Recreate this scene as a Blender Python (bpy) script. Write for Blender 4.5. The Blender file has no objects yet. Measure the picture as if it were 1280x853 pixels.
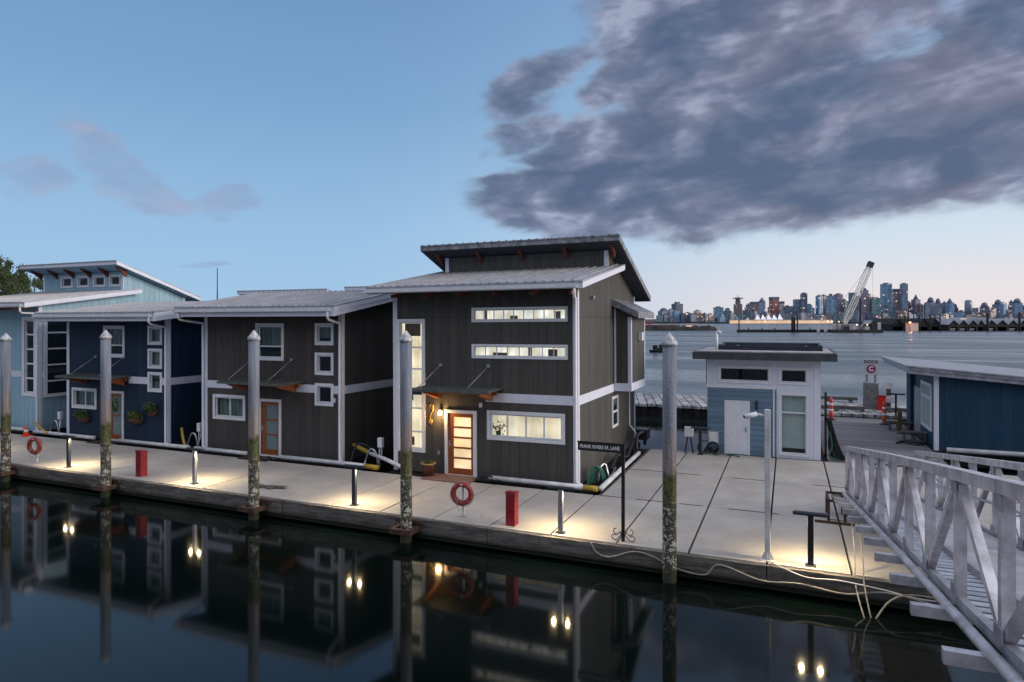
import bpy, bmesh, math, random
from mathutils import Vector, Matrix
R = math.radians
random.seed(11)
scene = bpy.context.scene
COL = scene.collection

# ------------------------------------------------------------------ camera
YAW = math.atan2(345, 820)          # camera looks this far left of +Y (the direction the harbour lies)
EYE = 4.9
cam_d = bpy.data.cameras.new('camera'); cam = bpy.data.objects.new('camera', cam_d); COL.objects.link(cam)
cam.location = (0, 0, EYE); cam.rotation_euler = (R(90), 0, YAW)
cam_d.sensor_width = 36; cam_d.lens = 36*820/1280; cam_d.shift_y = -23.5/1280
cam_d.clip_start = .1; cam_d.clip_end = 20000
scene.camera = cam
FWX, FWY, RTX, RTY = -math.sin(YAW), math.cos(YAW), math.cos(YAW), math.sin(YAW)

# ------------------------------------------------------------------ view
scene.view_settings.view_transform = 'Standard'; scene.view_settings.look = 'None'
scene.view_settings.exposure = 0.0; scene.view_settings.gamma = 1
scene.render.resolution_x = 1024; scene.render.resolution_y = 682
scene.render.engine = 'CYCLES'
scene.cycles.max_bounces = 6; scene.cycles.transparent_max_bounces = 12

# ------------------------------------------------------------------ world: dusk sky with a cloud bank
world = bpy.data.worlds.new('World'); scene.world = world; world.use_nodes = True
class NT:
    """small helper to write node trees as expressions"""
    def __init__(s, tree): s.t = tree; s.t.nodes.clear()
    def n(s, typ, ins=None, **kw):
        nd = s.t.nodes.new(typ)
        for k, v in kw.items(): setattr(nd, k, v)
        for k, v in (ins or {}).items():
            sock = nd.inputs[k]
            if isinstance(v, bpy.types.NodeSocket): s.t.links.new(v, sock)
            else: sock.default_value = v
        return nd
    def m(s, op, a, b=0.0, c=None, clamp=False):
        nd = s.n('ShaderNodeMath', {0: a, 1: b}, operation=op, use_clamp=clamp)
        if c is not None:
            if isinstance(c, bpy.types.NodeSocket): s.t.links.new(c, nd.inputs[2])
            else: nd.inputs[2].default_value = c
        return nd.outputs[0]
    def mr(s, v, a, b, c=0.0, d=1.0, smooth=True):
        return s.n('ShaderNodeMapRange', {0: v, 1: a, 2: b, 3: c, 4: d}, interpolation_type='SMOOTHSTEP' if smooth else 'LINEAR').outputs[0]
    def mix(s, f, a, b, blend='MIX'):
        nd = s.n('ShaderNodeMix', data_type='RGBA', blend_type=blend)
        for i, v in ((0, f), (6, a), (7, b)):
            if isinstance(v, bpy.types.NodeSocket): s.t.links.new(v, nd.inputs[i])
            else: nd.inputs[i].default_value = (v if i == 0 else (tuple(v)+(1,))[:4])
        return nd.outputs[2]
    def ramp(s, f, stops):
        nd = s.n('ShaderNodeValToRGB', {0: f}); cr = nd.color_ramp
        while len(cr.elements) < len(stops): cr.elements.new(.5)
        for e, (p, c) in zip(cr.elements, stops): e.position = p; e.color = tuple(c)+(1,)
        return nd.outputs[0]
    def noise(s, vec, scale, detail=4, rough=.55, dist=0.0):
        nd = s.n('ShaderNodeTexNoise', {'Scale': scale, 'Detail': detail, 'Roughness': rough, 'Distortion': dist})
        if vec is not None: s.t.links.new(vec, nd.inputs['Vector'])
        return nd.outputs[0]
    def xyz(s, v): return s.n('ShaderNodeSeparateXYZ', {0: v}).outputs
    def comb(s, x, y, z=0.0): return s.n('ShaderNodeCombineXYZ', {0: x, 1: y, 2: z}).outputs[0]

def azel(px, py):       # photo pixel -> compass angle and height above horizon in degrees (used to lay out the sky)
    u, v = (px-640)/820, (403-py)/820
    x, y = FWX+u*RTX, FWY+u*RTY
    return math.degrees(math.atan2(x, y)), math.degrees(math.atan2(v, math.hypot(x, y)))

W = NT(world.node_tree)
dirv = W.n('ShaderNodeTexCoord').outputs['Generated']
dx, dy, dz = W.xyz(dirv)
az = W.m('MULTIPLY', W.m('ARCTAN2', dx, dy), 57.2958)
el = W.m('MULTIPLY', W.m('ARCSINE', dz), 57.2958)
ela = W.m('ABSOLUTE', el)
# clear sky: left / right gradients by height, glow to the right
left = W.ramp(W.m('DIVIDE', ela, 90), [(0, (.38,.58,.79)), (.09, (.31,.52,.77)), (.2, (.20,.38,.63)), (.33, (.145,.28,.52)), (.7, (.10,.2,.42))])
right = W.ramp(W.m('DIVIDE', ela, 90), [(0, (.86,.75,.73)), (.03, (.81,.77,.79)), (.075, (.64,.75,.86)), (.2, (.36,.53,.75)), (.33, (.24,.40,.66)), (.7, (.15,.26,.48))])
side = W.mr(W.m('ABSOLUTE', W.m('SUBTRACT', az, 20)), 8, 60, 1, 0)
sky = W.mix(side, left, right)
# fill light added: unseen bright grey sky overhead and behind viewer, darker low down
over = W.m('MULTIPLY', W.mr(el, 38, 62), 1.0)
back = W.mr(dy, .1, -.5)
sky = W.mix(W.m('MAXIMUM', over, W.m('MULTIPLY', back, .9)), sky, W.mix(W.mr(el, 8, 38), (.20,.24,.32), (1.10,1.10,1.20)))
# clouds
nv = W.comb(W.m('ADD', W.m('MULTIPLY', az, .088), W.m('MULTIPLY', el, .06)), W.m('SUBTRACT', W.m('MULTIPLY', el, .20), W.m('MULTIPLY', az, .03)), 0.0)
n1 = W.noise(nv, 1.3, 8, .62, .5)
nf = W.noise(nv, 6.0, 6, .65, .2)
warp = W.n('ShaderNodeTexNoise', {'Vector': nv, 'Scale': 1.1, 'Detail': 3.0}).outputs['Color']
wv = W.n('ShaderNodeVectorMath', {0: warp, 1: (.5,.5,.5)}, operation='SUBTRACT').outputs[0]
wv = W.n('ShaderNodeVectorMath', {0: wv, 1: (9,5,0)}, operation='MULTIPLY').outputs[0]
ae = W.n('ShaderNodeVectorMath', {0: W.comb(az, el, 0.0), 1: wv}, operation='ADD').outputs[0]
def blob(cx, cy, rx, ry, rot=0, amp=1.0, vec=ae):
    a0, e0 = azel(cx, cy)
    ax = abs(azel(cx+rx, cy)[0]-azel(cx-rx, cy)[0])/2; ey = abs(azel(cx, cy+ry)[1]-azel(cx, cy-ry)[1])/2
    mp = W.n('ShaderNodeMapping', {0: vec, 1: (a0, e0, 0), 2: (0, 0, R(rot)), 3: (ax, ey, 1)}, vector_type='TEXTURE').outputs[0]
    ln = W.n('ShaderNodeVectorMath', {0: mp}, operation='LENGTH').outputs['Value']
    return W.mr(ln, 1.35, .45, 0, amp)
def union(lst):
    r = lst[0]
    for b in lst[1:]: r = W.m('MAXIMUM', r, b)
    return r
big = union([blob(*b, 0, 1.25) if len(b) == 4 else blob(*b, 1.25) for b in [(750,215,150,80,15),(900,150,210,150,25),(1010,205,270,88),(1180,120,230,125),(1290,60,190,130),(700,245,120,50),
    (1215,195,170,56),(775,100,60,44,30),(850,258,210,46),(850,25,150,70,10),(1020,40,200,90),(1420,120,220,170)]])
wisps = union([blob(*b) for b in [(670,100,95,40,25,.9),(650,165,60,32,0,.85),(140,200,80,40,-38,.72),(215,238,90,24,-8,.72),(290,246,40,26,-20,.70),(45,214,66,26,12,.66),
    (258,327,45,7,0,.66)]])
small = union([blob(*b, 0, .8, W.n('ShaderNodeVectorMath', {0: W.comb(az, el, 0.0), 1: W.n('ShaderNodeVectorMath', {0: W.n('ShaderNodeTexNoise', {'Vector': W.comb(W.m('MULTIPLY', az, .5), W.m('MULTIPLY', el, 1.6), 7.0), 'Scale': 1.0, 'Detail': 5.0}).outputs['Color'], 1: (-.5,-.5,-.5)}, operation='ADD').outputs[0]}, operation='MULTIPLY_ADD').outputs[0]) for b in [(1049,323,26,4),(1108,324,30,4),(1188,321,34,5),(1262,324,24,7),(1170,302,40,4),(1060,270,40,8),(1225,285,50,5),(1140,291,40,4)]])
gap = union([blob(*b) for b in [(1125,45,46,36,30,.52),(1085,20,44,22,10,.45),(725,84,30,10,30,.22),(1262,208,22,6,0,.4),(640,205,30,12,0,.4)]])
cov = W.m('SUBTRACT', W.m('MAXIMUM', W.m('MAXIMUM', big, wisps), small), gap)
d = W.m('ADD', cov, W.m('MULTIPLY', W.m('ADD', W.m('MULTIPLY', W.m('SUBTRACT', n1, .5), 1.15), W.m('MULTIPLY', W.m('SUBTRACT', nf, .5), .35)), 1.0))
mask_c = W.m('MULTIPLY', W.mr(d, .26, .92), W.mr(az, -30, -22, .78, .96))
thin = W.mr(cov, .0, .35)
mask_c = W.m('MULTIPLY', mask_c, thin)
n2 = W.noise(nv, 1.5, 7, .60, .7)
n3 = W.noise(W.comb(W.m('MULTIPLY', az, .05), W.m('MULTIPLY', el, .13), 3.0), 1.6, 4, .5, .3)
def off(v, dx_, dy_): return W.n('ShaderNodeVectorMath', {0: v, 1: (dx_, dy_, 0)}, operation='ADD').outputs[0]
ra = W.noise(nv, 1.5, 3.5, .5, .5); rb = W.noise(off(nv, .16, -.20), 1.5, 3.5, .5, .5)
ra2 = W.noise(nv, 4.2, 4, .55, .3); rb2 = W.noise(off(nv, .05, -.07), 4.2, 4, .55, .3)
relief = W.m('ADD', W.m('MULTIPLY', W.m('SUBTRACT', ra, rb), .48), W.m('MULTIPLY', W.m('SUBTRACT', ra2, rb2), .22))
shade = W.m('ADD', W.m('ADD', W.m('MULTIPLY', n2, .40), W.m('MULTIPLY', n3, .58)), relief)
ccol = W.ramp(shade, [(.36, (.085,.125,.22)), (.45, (.115,.155,.25)), (.52, (.15,.185,.29)), (.59, (.22,.255,.38)), (.68, (.36,.41,.55))])
pink = W.m('MULTIPLY', W.mr(az, -25, 14, .0, .35), W.mr(n3, .42, .6))
ccol = W.mix(pink, ccol, (.24,.185,.25))
lite = W.mix(W.mr(az, -25, -42), ccol, W.mix(W.mr(n2, .4, .6), (.26,.36,.56), (.40,.42,.57)))
dens = W.mix(W.m('MULTIPLY', W.mr(d, 1.15, .35), .55), lite, (.30,.36,.50))
sky = W.mix(mask_c, sky, dens)
# below the horizon the dome is dark water-grey
sky = W.mix(W.mr(dz, 0, -.03), sky, (.10,.13,.17))
bg = W.n('ShaderNodeBackground', {'Color': sky, 'Strength': 1.0})
W.t.links.new(bg.outputs[0], W.n('ShaderNodeOutputWorld').inputs[0])
world.cycles.sampling_method = 'MANUAL'; world.cycles.sample_map_resolution = 512

# last glow of the set sun, low on the right
sun_d = bpy.data.lights.new('sun', 'SUN'); sun = bpy.data.objects.new('sun', sun_d); COL.objects.link(sun)
sun_d.energy = 3.2; sun_d.angle = R(35); sun_d.color = (1, .86, .72)
SAZ, SEL = R(82), R(11)
sv = Vector((math.sin(SAZ)*math.cos(SEL), math.cos(SAZ)*math.cos(SEL), math.sin(SEL)))
sun.rotation_euler = sv.to_track_quat('Z', 'Y').to_euler()

# ------------------------------------------------------------------ materials
MATS = {}
def mat(name, color, rough=.7, metal=0.0, spec=.4, noise=None, bump=None, fn=None, emit=None, alpha=None):
    """noise=(scale, dark factor, detail): mottling; bump=(scale, strength)"""
    if name in MATS: return MATS[name]
    m = bpy.data.materials.new(name); m.use_nodes = True; MATS[name] = m
    N = NT(m.node_tree)
    p = N.n('ShaderNodeBsdfPrincipled', {'Roughness': rough, 'Metallic': metal, 'Specular IOR Level': spec})
    pos = N.n('ShaderNodeNewGeometry').outputs['Position']
    c = N.n('ShaderNodeRGB'); c.outputs[0].default_value = tuple(color)+(1,); col = c.outputs[0]
    if noise:
        f = N.mr(N.noise(pos, noise[0], noise[2] if len(noise) > 2 else 6, .65), .35, .68)
        col = N.mix(f, tuple(x*noise[1] for x in color), col)
    h = None
    if bump: h = N.noise(pos, bump[0], 5, .6)
    if fn:
        r = fn(N, p, pos, col)
        if r is not None:
            if isinstance(r, tuple): col, h = r
            else: col = r
    N.t.links.new(col, p.inputs['Base Color'])
    if h is not None:
        b = N.n('ShaderNodeBump', {'Height': h, 'Strength': bump[1] if bump else .5, 'Distance': .02}); N.t.links.new(b.outputs[0], p.inputs['Normal'])
    if emit:
        p.inputs['Emission Color'].default_value = tuple(emit[0])+(1,); p.inputs['Emission Strength'].default_value = emit[1]
    N.t.links.new(p.outputs[0], N.n('ShaderNodeOutputMaterial').inputs[0])
    return m

def siding(name, color, pitch=.305, horizontal=False, groove=.45, weather=.75):
    def fn(N, p, pos, col):
        x, y, z = N.xyz(pos); nx, ny, nz = N.xyz(N.n('ShaderNodeNewGeometry').outputs['True Normal'])
        if horizontal: u = z
        else:
            ax = N.m('GREATER_THAN', N.m('ABSOLUTE', nx), .6)
            u = N.m('ADD', N.m('MULTIPLY', y, ax), N.m('MULTIPLY', x, N.m('SUBTRACT', 1.0, ax)))
        t = N.m('FRACT', N.m('DIVIDE', N.m('ADD', u, 200.07), pitch))
        board = N.m('FLOOR', N.m('DIVIDE', N.m('ADD', u, 200.07), pitch))
        if horizontal: g = N.mr(t, .0, .10, 0, 1, False)
        else: g = N.mr(N.m('ABSOLUTE', N.m('SUBTRACT', t, .5)), .455, .485, 1, 0)
        wn = N.n('ShaderNodeTexWhiteNoise', {1: board}, noise_dimensions='1D').outputs[0]
        st = N.noise(N.comb(N.m('MULTIPLY', u, 9), N.m('MULTIPLY', z, .7), N.m('MULTIPLY', N.m('ADD', x, y), .2)), 1.2, 5, .6)
        f = N.m('ADD', N.m('MULTIPLY', st, .6), N.m('MULTIPLY', wn, .18))
        c = N.mix(N.mr(f, .2, .6), tuple(v*weather for v in color), tuple(v*1.15 for v in color))
        dirt = N.mr(N.m('ADD', z, N.m('MULTIPLY', st, .5)), .75, .15)
        c = N.mix(N.m('MULTIPLY', dirt, .35), c, tuple(.5*v+.03 for v in color))
        c = N.mix(N.m('MULTIPLY', N.m('SUBTRACT', 1.0, g), groove), c, tuple(v*.25 for v in color))
        if not horizontal:
            sm = N.mr(N.m('ABSOLUTE', N.m('SUBTRACT', z, 5.06)), .006, .014, 1, 0); c = N.mix(N.m('MULTIPLY', sm, .7), c, tuple(v*.25 for v in color))
            run = N.mr(N.noise(N.comb(N.m('MULTIPLY', u, 3.2), N.m('MULTIPLY', z, .12), 1.0), 1.4, 6, .7), .56, .72); c = N.mix(N.m('MULTIPLY', run, .30), c, tuple(v*.6+.045 for v in color))
            nl = N.m('MULTIPLY', N.mr(N.m('ABSOLUTE', N.m('SUBTRACT', N.m('FRACT', N.m('MULTIPLY', z, 2.46)), .5)), .02, .035, 1, 0), N.mr(N.m('ABSOLUTE', N.m('SUBTRACT', t, .42)), .02, .035, 1, 0)); c = N.mix(N.m('MULTIPLY', nl, .5), c, tuple(v*.4 for v in color))
        return c, N.m('ADD', g, N.m('MULTIPLY', st, .12))
    return mat(name, color, .62, 0, .35, bump=(20, .6), fn=fn)

M_white = mat('white_trim_paint', (.62,.65,.76), .5, noise=(3, .92), bump=(30, .08))
M_white2 = mat('white_vinyl', (.70,.72,.78), .38, noise=(5, .9))
M_soffit = mat('dark_soffit', (.05,.055,.07), .8, noise=(4,.8))
def roof_fn(N, p, pos, col):
    x, y, z = N.xyz(pos)
    s = N.noise(N.comb(N.m('MULTIPLY', x, 2.5), N.m('MULTIPLY', y, .5), 0.0), 2.2, 6, .65)
    c = N.mix(N.mr(s, .35, .68), (.29,.30,.335), (.41,.415,.45))
    sp = N.mr(N.noise(pos, 3.1, 6, .7), .62, .70)
    return N.mix(N.m('MULTIPLY', sp, .6), c, (.15,.145,.10))
M_roof = mat('ribbed_metal_roof', (.3,.3,.33), .42, .35, .5, fn=roof_fn)
M_edge = mat('weathered_metal_edge', (.33,.34,.38), .45, .3, noise=(6, .45))
M_wood = mat('orange_stained_wood', (.34,.10,.03), .5, noise=(7, .6), bump=(25,.2))
M_rafter = mat('red_brown_rafter', (.16,.045,.03), .6, noise=(7,.6))
M_door = mat('varnished_door_wood', (.30,.085,.025), .35, noise=(8,.65))
M_black = mat('black_paint', (.012,.012,.015), .4, spec=.5)
M_dark = mat('dark_metal', (.035,.045,.06), .45, .4, noise=(5,.7))
M_steel = mat('brushed_steel', (.55,.57,.62), .32, .85, noise=(6,.7))
M_alu = mat('weathered_aluminium', (.74,.72,.77), .38, .6, noise=(3.5,.58), bump=(14,.15))
M_alu2 = mat('dull_aluminium', (.45,.45,.5), .45, .6, noise=(4,.6), bump=(14,.15))
M_galv = mat('galvanised_hardware', (.4,.42,.46), .5, .5, noise=(9,.7))
M_red = mat('red_enamel', (.26,.016,.025), .45, noise=(4,.72))
M_ring = mat('faded_red_vinyl', (.30,.035,.035), .55, noise=(6,.7))
M_orange = mat('orange_plastic', (.85,.09,.03), .45, noise=(6,.8))
M_yellow = mat('yellow_pvc', (.45,.30,.04), .5, noise=(6,.7))
M_pvc = mat('white_pvc', (.62,.64,.68), .4, noise=(2.5,.7))
M_green = mat('green_hose', (.015,.10,.07), .45)
M_rope = mat('pale_rope', (.30,.29,.27), .8, noise=(14,.6))
M_rust = mat('rusty_steel', (.085,.045,.035), .85, noise=(6,.4), bump=(30,.4))
M_pot = mat('brown_glazed_pot', (.10,.035,.02), .2, noise=(6,.6))
M_potrim = mat('ochre_glaze', (.35,.22,.07), .35)
M_leaf = mat('leaf_green', (.05,.10,.025), .6, noise=(9,.5))
M_leaf2 = mat('conifer_green', (.09,.125,.06), .8, noise=(1.5,.5))
M_flower = mat('pink_flower', (.35,.06,.12), .6)
M_bark = mat('bark', (.07,.05,.035), .9, noise=(4,.5))
M_soil = mat('soil', (.03,.02,.012), .9)
M_basket = mat('coir_basket', (.16,.08,.05), .9, noise=(20,.5))
M_blind = mat('slatted_blind', (.38,.42,.40), .6, fn=lambda N, p, pos, col: N.mix(N.m('MULTIPLY', N.mr(N.m('ABSOLUTE', N.m('SUBTRACT', N.m('FRACT', N.m('MULTIPLY', N.xyz(pos)[2], 14)), .5)), .3, .5), .6), col, (.06,.08,.08)))
M_curtain = mat('pale_curtain', (.30,.36,.35), .8, fn=lambda N, p, pos, col: N.mix(N.mr(N.noise(N.comb(N.m('MULTIPLY', N.xyz(pos)[0], 12), N.xyz(pos)[2], 0.0), 1.0, 3), .35, .65), col, (.12,.15,.15)))
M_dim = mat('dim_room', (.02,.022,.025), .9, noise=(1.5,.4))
M_canopy = mat('canopy_metal', (.13,.15,.15), .4, .4, noise=(4,.7))
M_brass = mat('brass', (.7,.45,.12), .3, .8)
M_mat = mat('doormat', (.22,.13,.11), .95, noise=(30,.6))
M_shade = mat('roller_shade', (.52,.56,.56), .8, noise=(1,.9))
M_bird = mat('soiled_white', (.5,.5,.5), .8, noise=(9,.4))
M_smudge = mat('grey_concrete_block', (.2,.2,.22), .85, noise=(5,.6), bump=(12,.4))

def glass_mat():
    m = bpy.data.materials.new('window_glass'); m.use_nodes = True; N = NT(m.node_tree)
    g = N.n('ShaderNodeBsdfGlossy', {'Color': (.9,.95,1,1), 'Roughness': .02})
    t = N.n('ShaderNodeBsdfTransparent', {'Color': (.72,.80,.80,1)})
    gi = N.n('ShaderNodeNewGeometry'); dt = N.n('ShaderNodeVectorMath', {0: gi.outputs['Normal'], 1: gi.outputs['Incoming']}, operation='DOT_PRODUCT').outputs['Value']
    f = N.m('ADD', .05, N.m('MULTIPLY', .95, N.m('POWER', N.m('SUBTRACT', 1.0, N.m('ABSOLUTE', dt)), 5.0)))
    mx = N.n('ShaderNodeMixShader', {0: N.m('MULTIPLY', f, 1.0, clamp=True), 1: t.outputs[0], 2: g.outputs[0]})
    N.t.links.new(mx.outputs[0], N.n('ShaderNodeOutputMaterial').inputs[0]); return m
M_glass = glass_mat()

def lit_mat(name, a, b, strength, freq=7, stripes=True):
    """warm lamplit curtain or room seen through a window"""
    m = bpy.data.materials.new(name); m.use_nodes = True; N = NT(m.node_tree)
    pos = N.n('ShaderNodeNewGeometry').outputs['Position']; x, y, z = N.xyz(pos)
    n = N.noise(N.comb(N.m('MULTIPLY', x, 1.0 if not stripes else freq), N.m('MULTIPLY', z, 1.6 if not stripes else .5), y), 1.3, 5, .6)
    big = N.noise(pos, 1.3, 3, .5)
    c = N.mix(N.mr(n, .36, .6), a, b)
    s = N.m('MULTIPLY', N.mr(big, .3, .7, .55, 1.1), strength)
    e = N.n('ShaderNodeEmission', {'Color': c, 'Strength': s})
    df = N.n('ShaderNodeBsdfDiffuse', {'Color': c})
    ad = N.n('ShaderNodeAddShader', {0: e.outputs[0], 1: df.outputs[0]})
    N.t.links.new(ad.outputs[0], N.n('ShaderNodeOutputMaterial').inputs[0]); return m
M_lit = lit_mat('lamplit_curtain', (.95,.72,.48), (1.0,.86,.66), 1.0, 11)
M_lit_top = lit_mat('lamplit_upper_room', (.85,.68,.52), (1.0,.94,.84), 1.25, 5)
M_lit_room = lit_mat('lamplit_room_wall', (.9,.62,.34), (1.0,.80,.54), .72, stripes=False)
M_lit_door = lit_mat('lamplit_frosted_glass', (.98,.68,.34), (1.0,.80,.50), .75, stripes=False)
M_picture = mat('wooden_shelf', (.22,.11,.05), .6, noise=(9,.5))
def bulb(name, c, s):
    return mat(name, c, .4, emit=(c, s))
M_bulb = bulb('bright_lamp_glass', (1,.80,.50), 26)
M_porch = bulb('porch_lamp_glass', (1,.60,.20), 22)

# deck: pale concrete panels
def conc_fn(N, p, pos, col):
    x, y, z = N.xyz(pos)
    a = N.noise(pos, .55, 6, .6); b = N.noise(pos, 5, 6, .65); b3 = N.noise(pos, 30, 3, .6)
    c = N.mix(N.mr(a, .3, .7), (.30,.285,.27), (.41,.39,.37))
    c = N.mix(N.m('MULTIPLY', N.mr(b, .55, .75), .35), c, (.22,.205,.19))
    pid = N.n('ShaderNodeTexWhiteNoise', {0: N.comb(N.m('FLOOR', N.m('DIVIDE', N.m('ADD', x, 1.955), 1.555)), N.m('FLOOR', N.m('DIVIDE', N.m('SUBTRACT', y, 14.4), 3.65)), 0.0)}, noise_dimensions='3D').outputs[0]
    c = N.mix(N.m('MULTIPLY', pid, .22), c, (.24,.235,.235))
    st = N.mr(N.noise(pos, 1.7, 8, .75), .60, .68)
    c = N.mix(N.m('MULTIPLY', st, .35), c, (.16,.15,.14))
    damp = N.mr(N.noise(N.comb(N.m('MULTIPLY', x, .35), y, 2.0), .9, 5, .6), .54, .62)
    c = N.mix(N.m('MULTIPLY', damp, .16), c, (.20,.20,.21))
    ck = N.n('ShaderNodeTexVoronoi', {'Vector': N.comb(N.m('ADD', x, N.m('MULTIPLY', b, .5)), N.m('ADD', y, N.m('MULTIPLY', a, .6))), 'Scale': .55}, feature='DISTANCE_TO_EDGE').outputs['Distance']
    c = N.mix(N.m('MULTIPLY', N.mr(ck, .006, .001), N.m('MULTIPLY', N.mr(a, .54, .62), .6)), c, (.14,.135,.13))
    return c, N.m('ADD', b3, b)
M_conc = mat('pale_concrete', (.4,.4,.4), .75, 0, .3, bump=(30,.12), fn=conc_fn)
def whaler_fn(N, p, pos, col):
    x, y, z = N.xyz(pos)
    s = N.noise(N.comb(N.m('MULTIPLY', x, .9), y, N.m('MULTIPLY', z, 6)), 2.0, 8, .7)
    v = N.noise(N.comb(N.m('MULTIPLY', x, 5), y, N.m('MULTIPLY', z, 1.2)), 1.6, 6, .7)
    c = N.mix(N.mr(s, .3, .7), (.045,.04,.038), (.16,.15,.14))
    c = N.mix(N.mr(v, .5, .75), c, (.07,.065,.06))
    c = N.mix(N.mr(z, -.26, -.44), c, (.012,.014,.009))
    return c, N.m('ADD', s, v)
M_whaler = mat('wet_dock_timber', (.1,.1,.1), .8, 0, .3, bump=(12,.6), fn=whaler_fn)
M_under = mat('weedy_float', (.010,.011,.009), .9, noise=(6,.4), bump=(9,.6))
def plank_fn(N, p, pos, col):
    x, y, z = N.xyz(pos)
    t = N.m('DIVIDE', y, .24); fr = N.m('FRACT', t)
    wn = N.n('ShaderNodeTexWhiteNoise', {1: N.m('FLOOR', t)}, noise_dimensions='1D').outputs[0]
    g = N.mr(N.m('ABSOLUTE', N.m('SUBTRACT', fr, .5)), .42, .48, 1, 0)
    st = N.noise(N.comb(N.m('MULTIPLY', x, .6), N.m('MULTIPLY', y, 9), 0.0), 2, 6, .7)
    c = N.mix(N.m('ADD', N.m('MULTIPLY', wn, .5), N.m('MULTIPLY', st, .5)), (.07,.07,.078), (.27,.265,.28))
    c = N.mix(N.m('SUBTRACT', 1.0, g), c, (.02,.02,.02))
    return c, g
M_plank = mat('weathered_planks', (.2,.2,.2), .8, 0, .3, bump=(20,.5), fn=plank_fn)
def plank2_fn(N, p, pos, col):
    x, y, z = N.xyz(pos)
    t = N.m('DIVIDE', N.m('ADD', x, N.m('MULTIPLY', y, .25)), .5); fr = N.m('FRACT', t)
    wn = N.n('ShaderNodeTexWhiteNoise', {1: N.m('FLOOR', t)}, noise_dimensions='1D').outputs[0]
    g = N.mr(N.m('ABSOLUTE', N.m('SUBTRACT', fr, .5)), .40, .47, 1, 0)
    sp = N.mr(N.noise(pos, 2.4, 7, .75), .45, .62)
    c = N.mix(wn, (.10,.10,.11), (.26,.26,.28))
    c = N.mix(sp, c, (.48,.49,.52))
    return N.mix(N.m('SUBTRACT', 1.0, g), c, (.02,.02,.02)), g
M_plank2 = mat('soiled_wharf_planks', (.2,.2,.2), .8, 0, .3, bump=(20,.4), fn=plank2_fn)
M_timber = mat('grey_timber', (.13,.12,.12), .85, noise=(3,.5), bump=(9,.5))

# steel pile: galvanised above, rust band, moss, barnacles below
def pile_fn(N, p, pos, col):
    x, y, z = N.xyz(pos)
    ob = N.n('ShaderNodeTexCoord').outputs['Object']
    n = N.noise(ob, 2.2, 6, .65)
    z2 = N.m('ADD', z, N.m('MULTIPLY', N.m('SUBTRACT', n, .5), .7))
    streak = N.noise(N.comb(N.m('MULTIPLY', x, 9), N.m('MULTIPLY', y, 9), N.m('MULTIPLY', z, .5)), 1.5, 6, .65)
    up = N.mix(N.mr(streak, .35, .65), (.13,.15,.195), (.20,.225,.28))
    rust = N.mix(N.mr(streak, .4, .7), (.17,.13,.12), (.26,.24,.25))
    moss = N.mix(N.mr(N.noise(ob, 9, 6, .7), .4, .6), (.035,.037,.018), (.095,.095,.035))
    bn = N.n('ShaderNodeTexVoronoi', {'Vector': ob, 'Scale': 22.0}).outputs['Distance']
    pat = N.mr(N.m('ADD', N.m('MULTIPLY', N.noise(ob, 7, 7, .75), 1.0), N.m('MULTIPLY', bn, -.25)), .38, .46)
    barn = N.mix(pat, (.05,.05,.035), (.44,.43,.38))
    c = N.mix(N.mr(z2, 2.75, 2.0), up, rust)
    c = N.mix(N.mr(z2, 1.85, 1.65), c, moss)
    c = N.mix(N.mr(z2, 1.25, 1.0), c, barn)
    c = N.mix(N.mr(z2, -.15, -.42), c, (.03,.035,.02))
    return c, N.m('ADD', bn, N.noise(ob, 14, 5, .7))
M_pile = mat('steel_pile_skin', (.3,.3,.3), .7, 0, .35, bump=(14,.5), fn=pile_fn)

# water: still and dark in the basin, ruffled out in the harbour
def water_mat():
    m = bpy.data.materials.new('harbour_water'); m.use_nodes = True; N = NT(m.node_tree)
    pos = N.n('ShaderNodeNewGeometry').outputs['Position']; x, y, z = N.xyz(pos)
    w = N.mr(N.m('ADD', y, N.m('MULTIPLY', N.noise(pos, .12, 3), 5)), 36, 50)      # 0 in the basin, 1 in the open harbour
    far = N.mr(y, 50, 600)
    fine = N.noise(N.comb(N.m('MULTIPLY', x, .45), y, 0.0), .9, 5, .6, .3)
    mid = N.noise(N.comb(N.m('MULTIPLY', x, .12), N.m('MULTIPLY', y, .35), 4.0), 1, 5, .55, .4)
    calm = N.noise(pos, .5, 2, .4)
    h = N.m('ADD', N.m('MULTIPLY', calm, N.m('MULTIPLY', N.m('SUBTRACT', 1.0, w), .012)), N.m('MULTIPLY', N.m('ADD', N.m('MULTIPLY', fine, .7), mid), N.m('MULTIPLY', w, .42)))
    b = N.n('ShaderNodeBump', {'Height': h, 'Strength': .8, 'Distance': .35})
    streak = N.noise(N.comb(N.m('MULTIPLY', x, .012), N.m('MULTIPLY', y, .08), 0.0), 1, 6, .6, .5)
    rough = N.m('ADD', N.m('MULTIPLY', w, N.mr(streak, .35, .65, .14, .34)), .06)
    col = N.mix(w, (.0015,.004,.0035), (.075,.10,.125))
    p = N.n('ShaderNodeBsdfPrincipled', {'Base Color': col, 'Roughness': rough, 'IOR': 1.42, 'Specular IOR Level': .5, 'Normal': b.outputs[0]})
    N.t.links.new(p.outputs[0], N.n('ShaderNodeOutputMaterial').inputs[0]); return m
M_water = water_mat()

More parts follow.
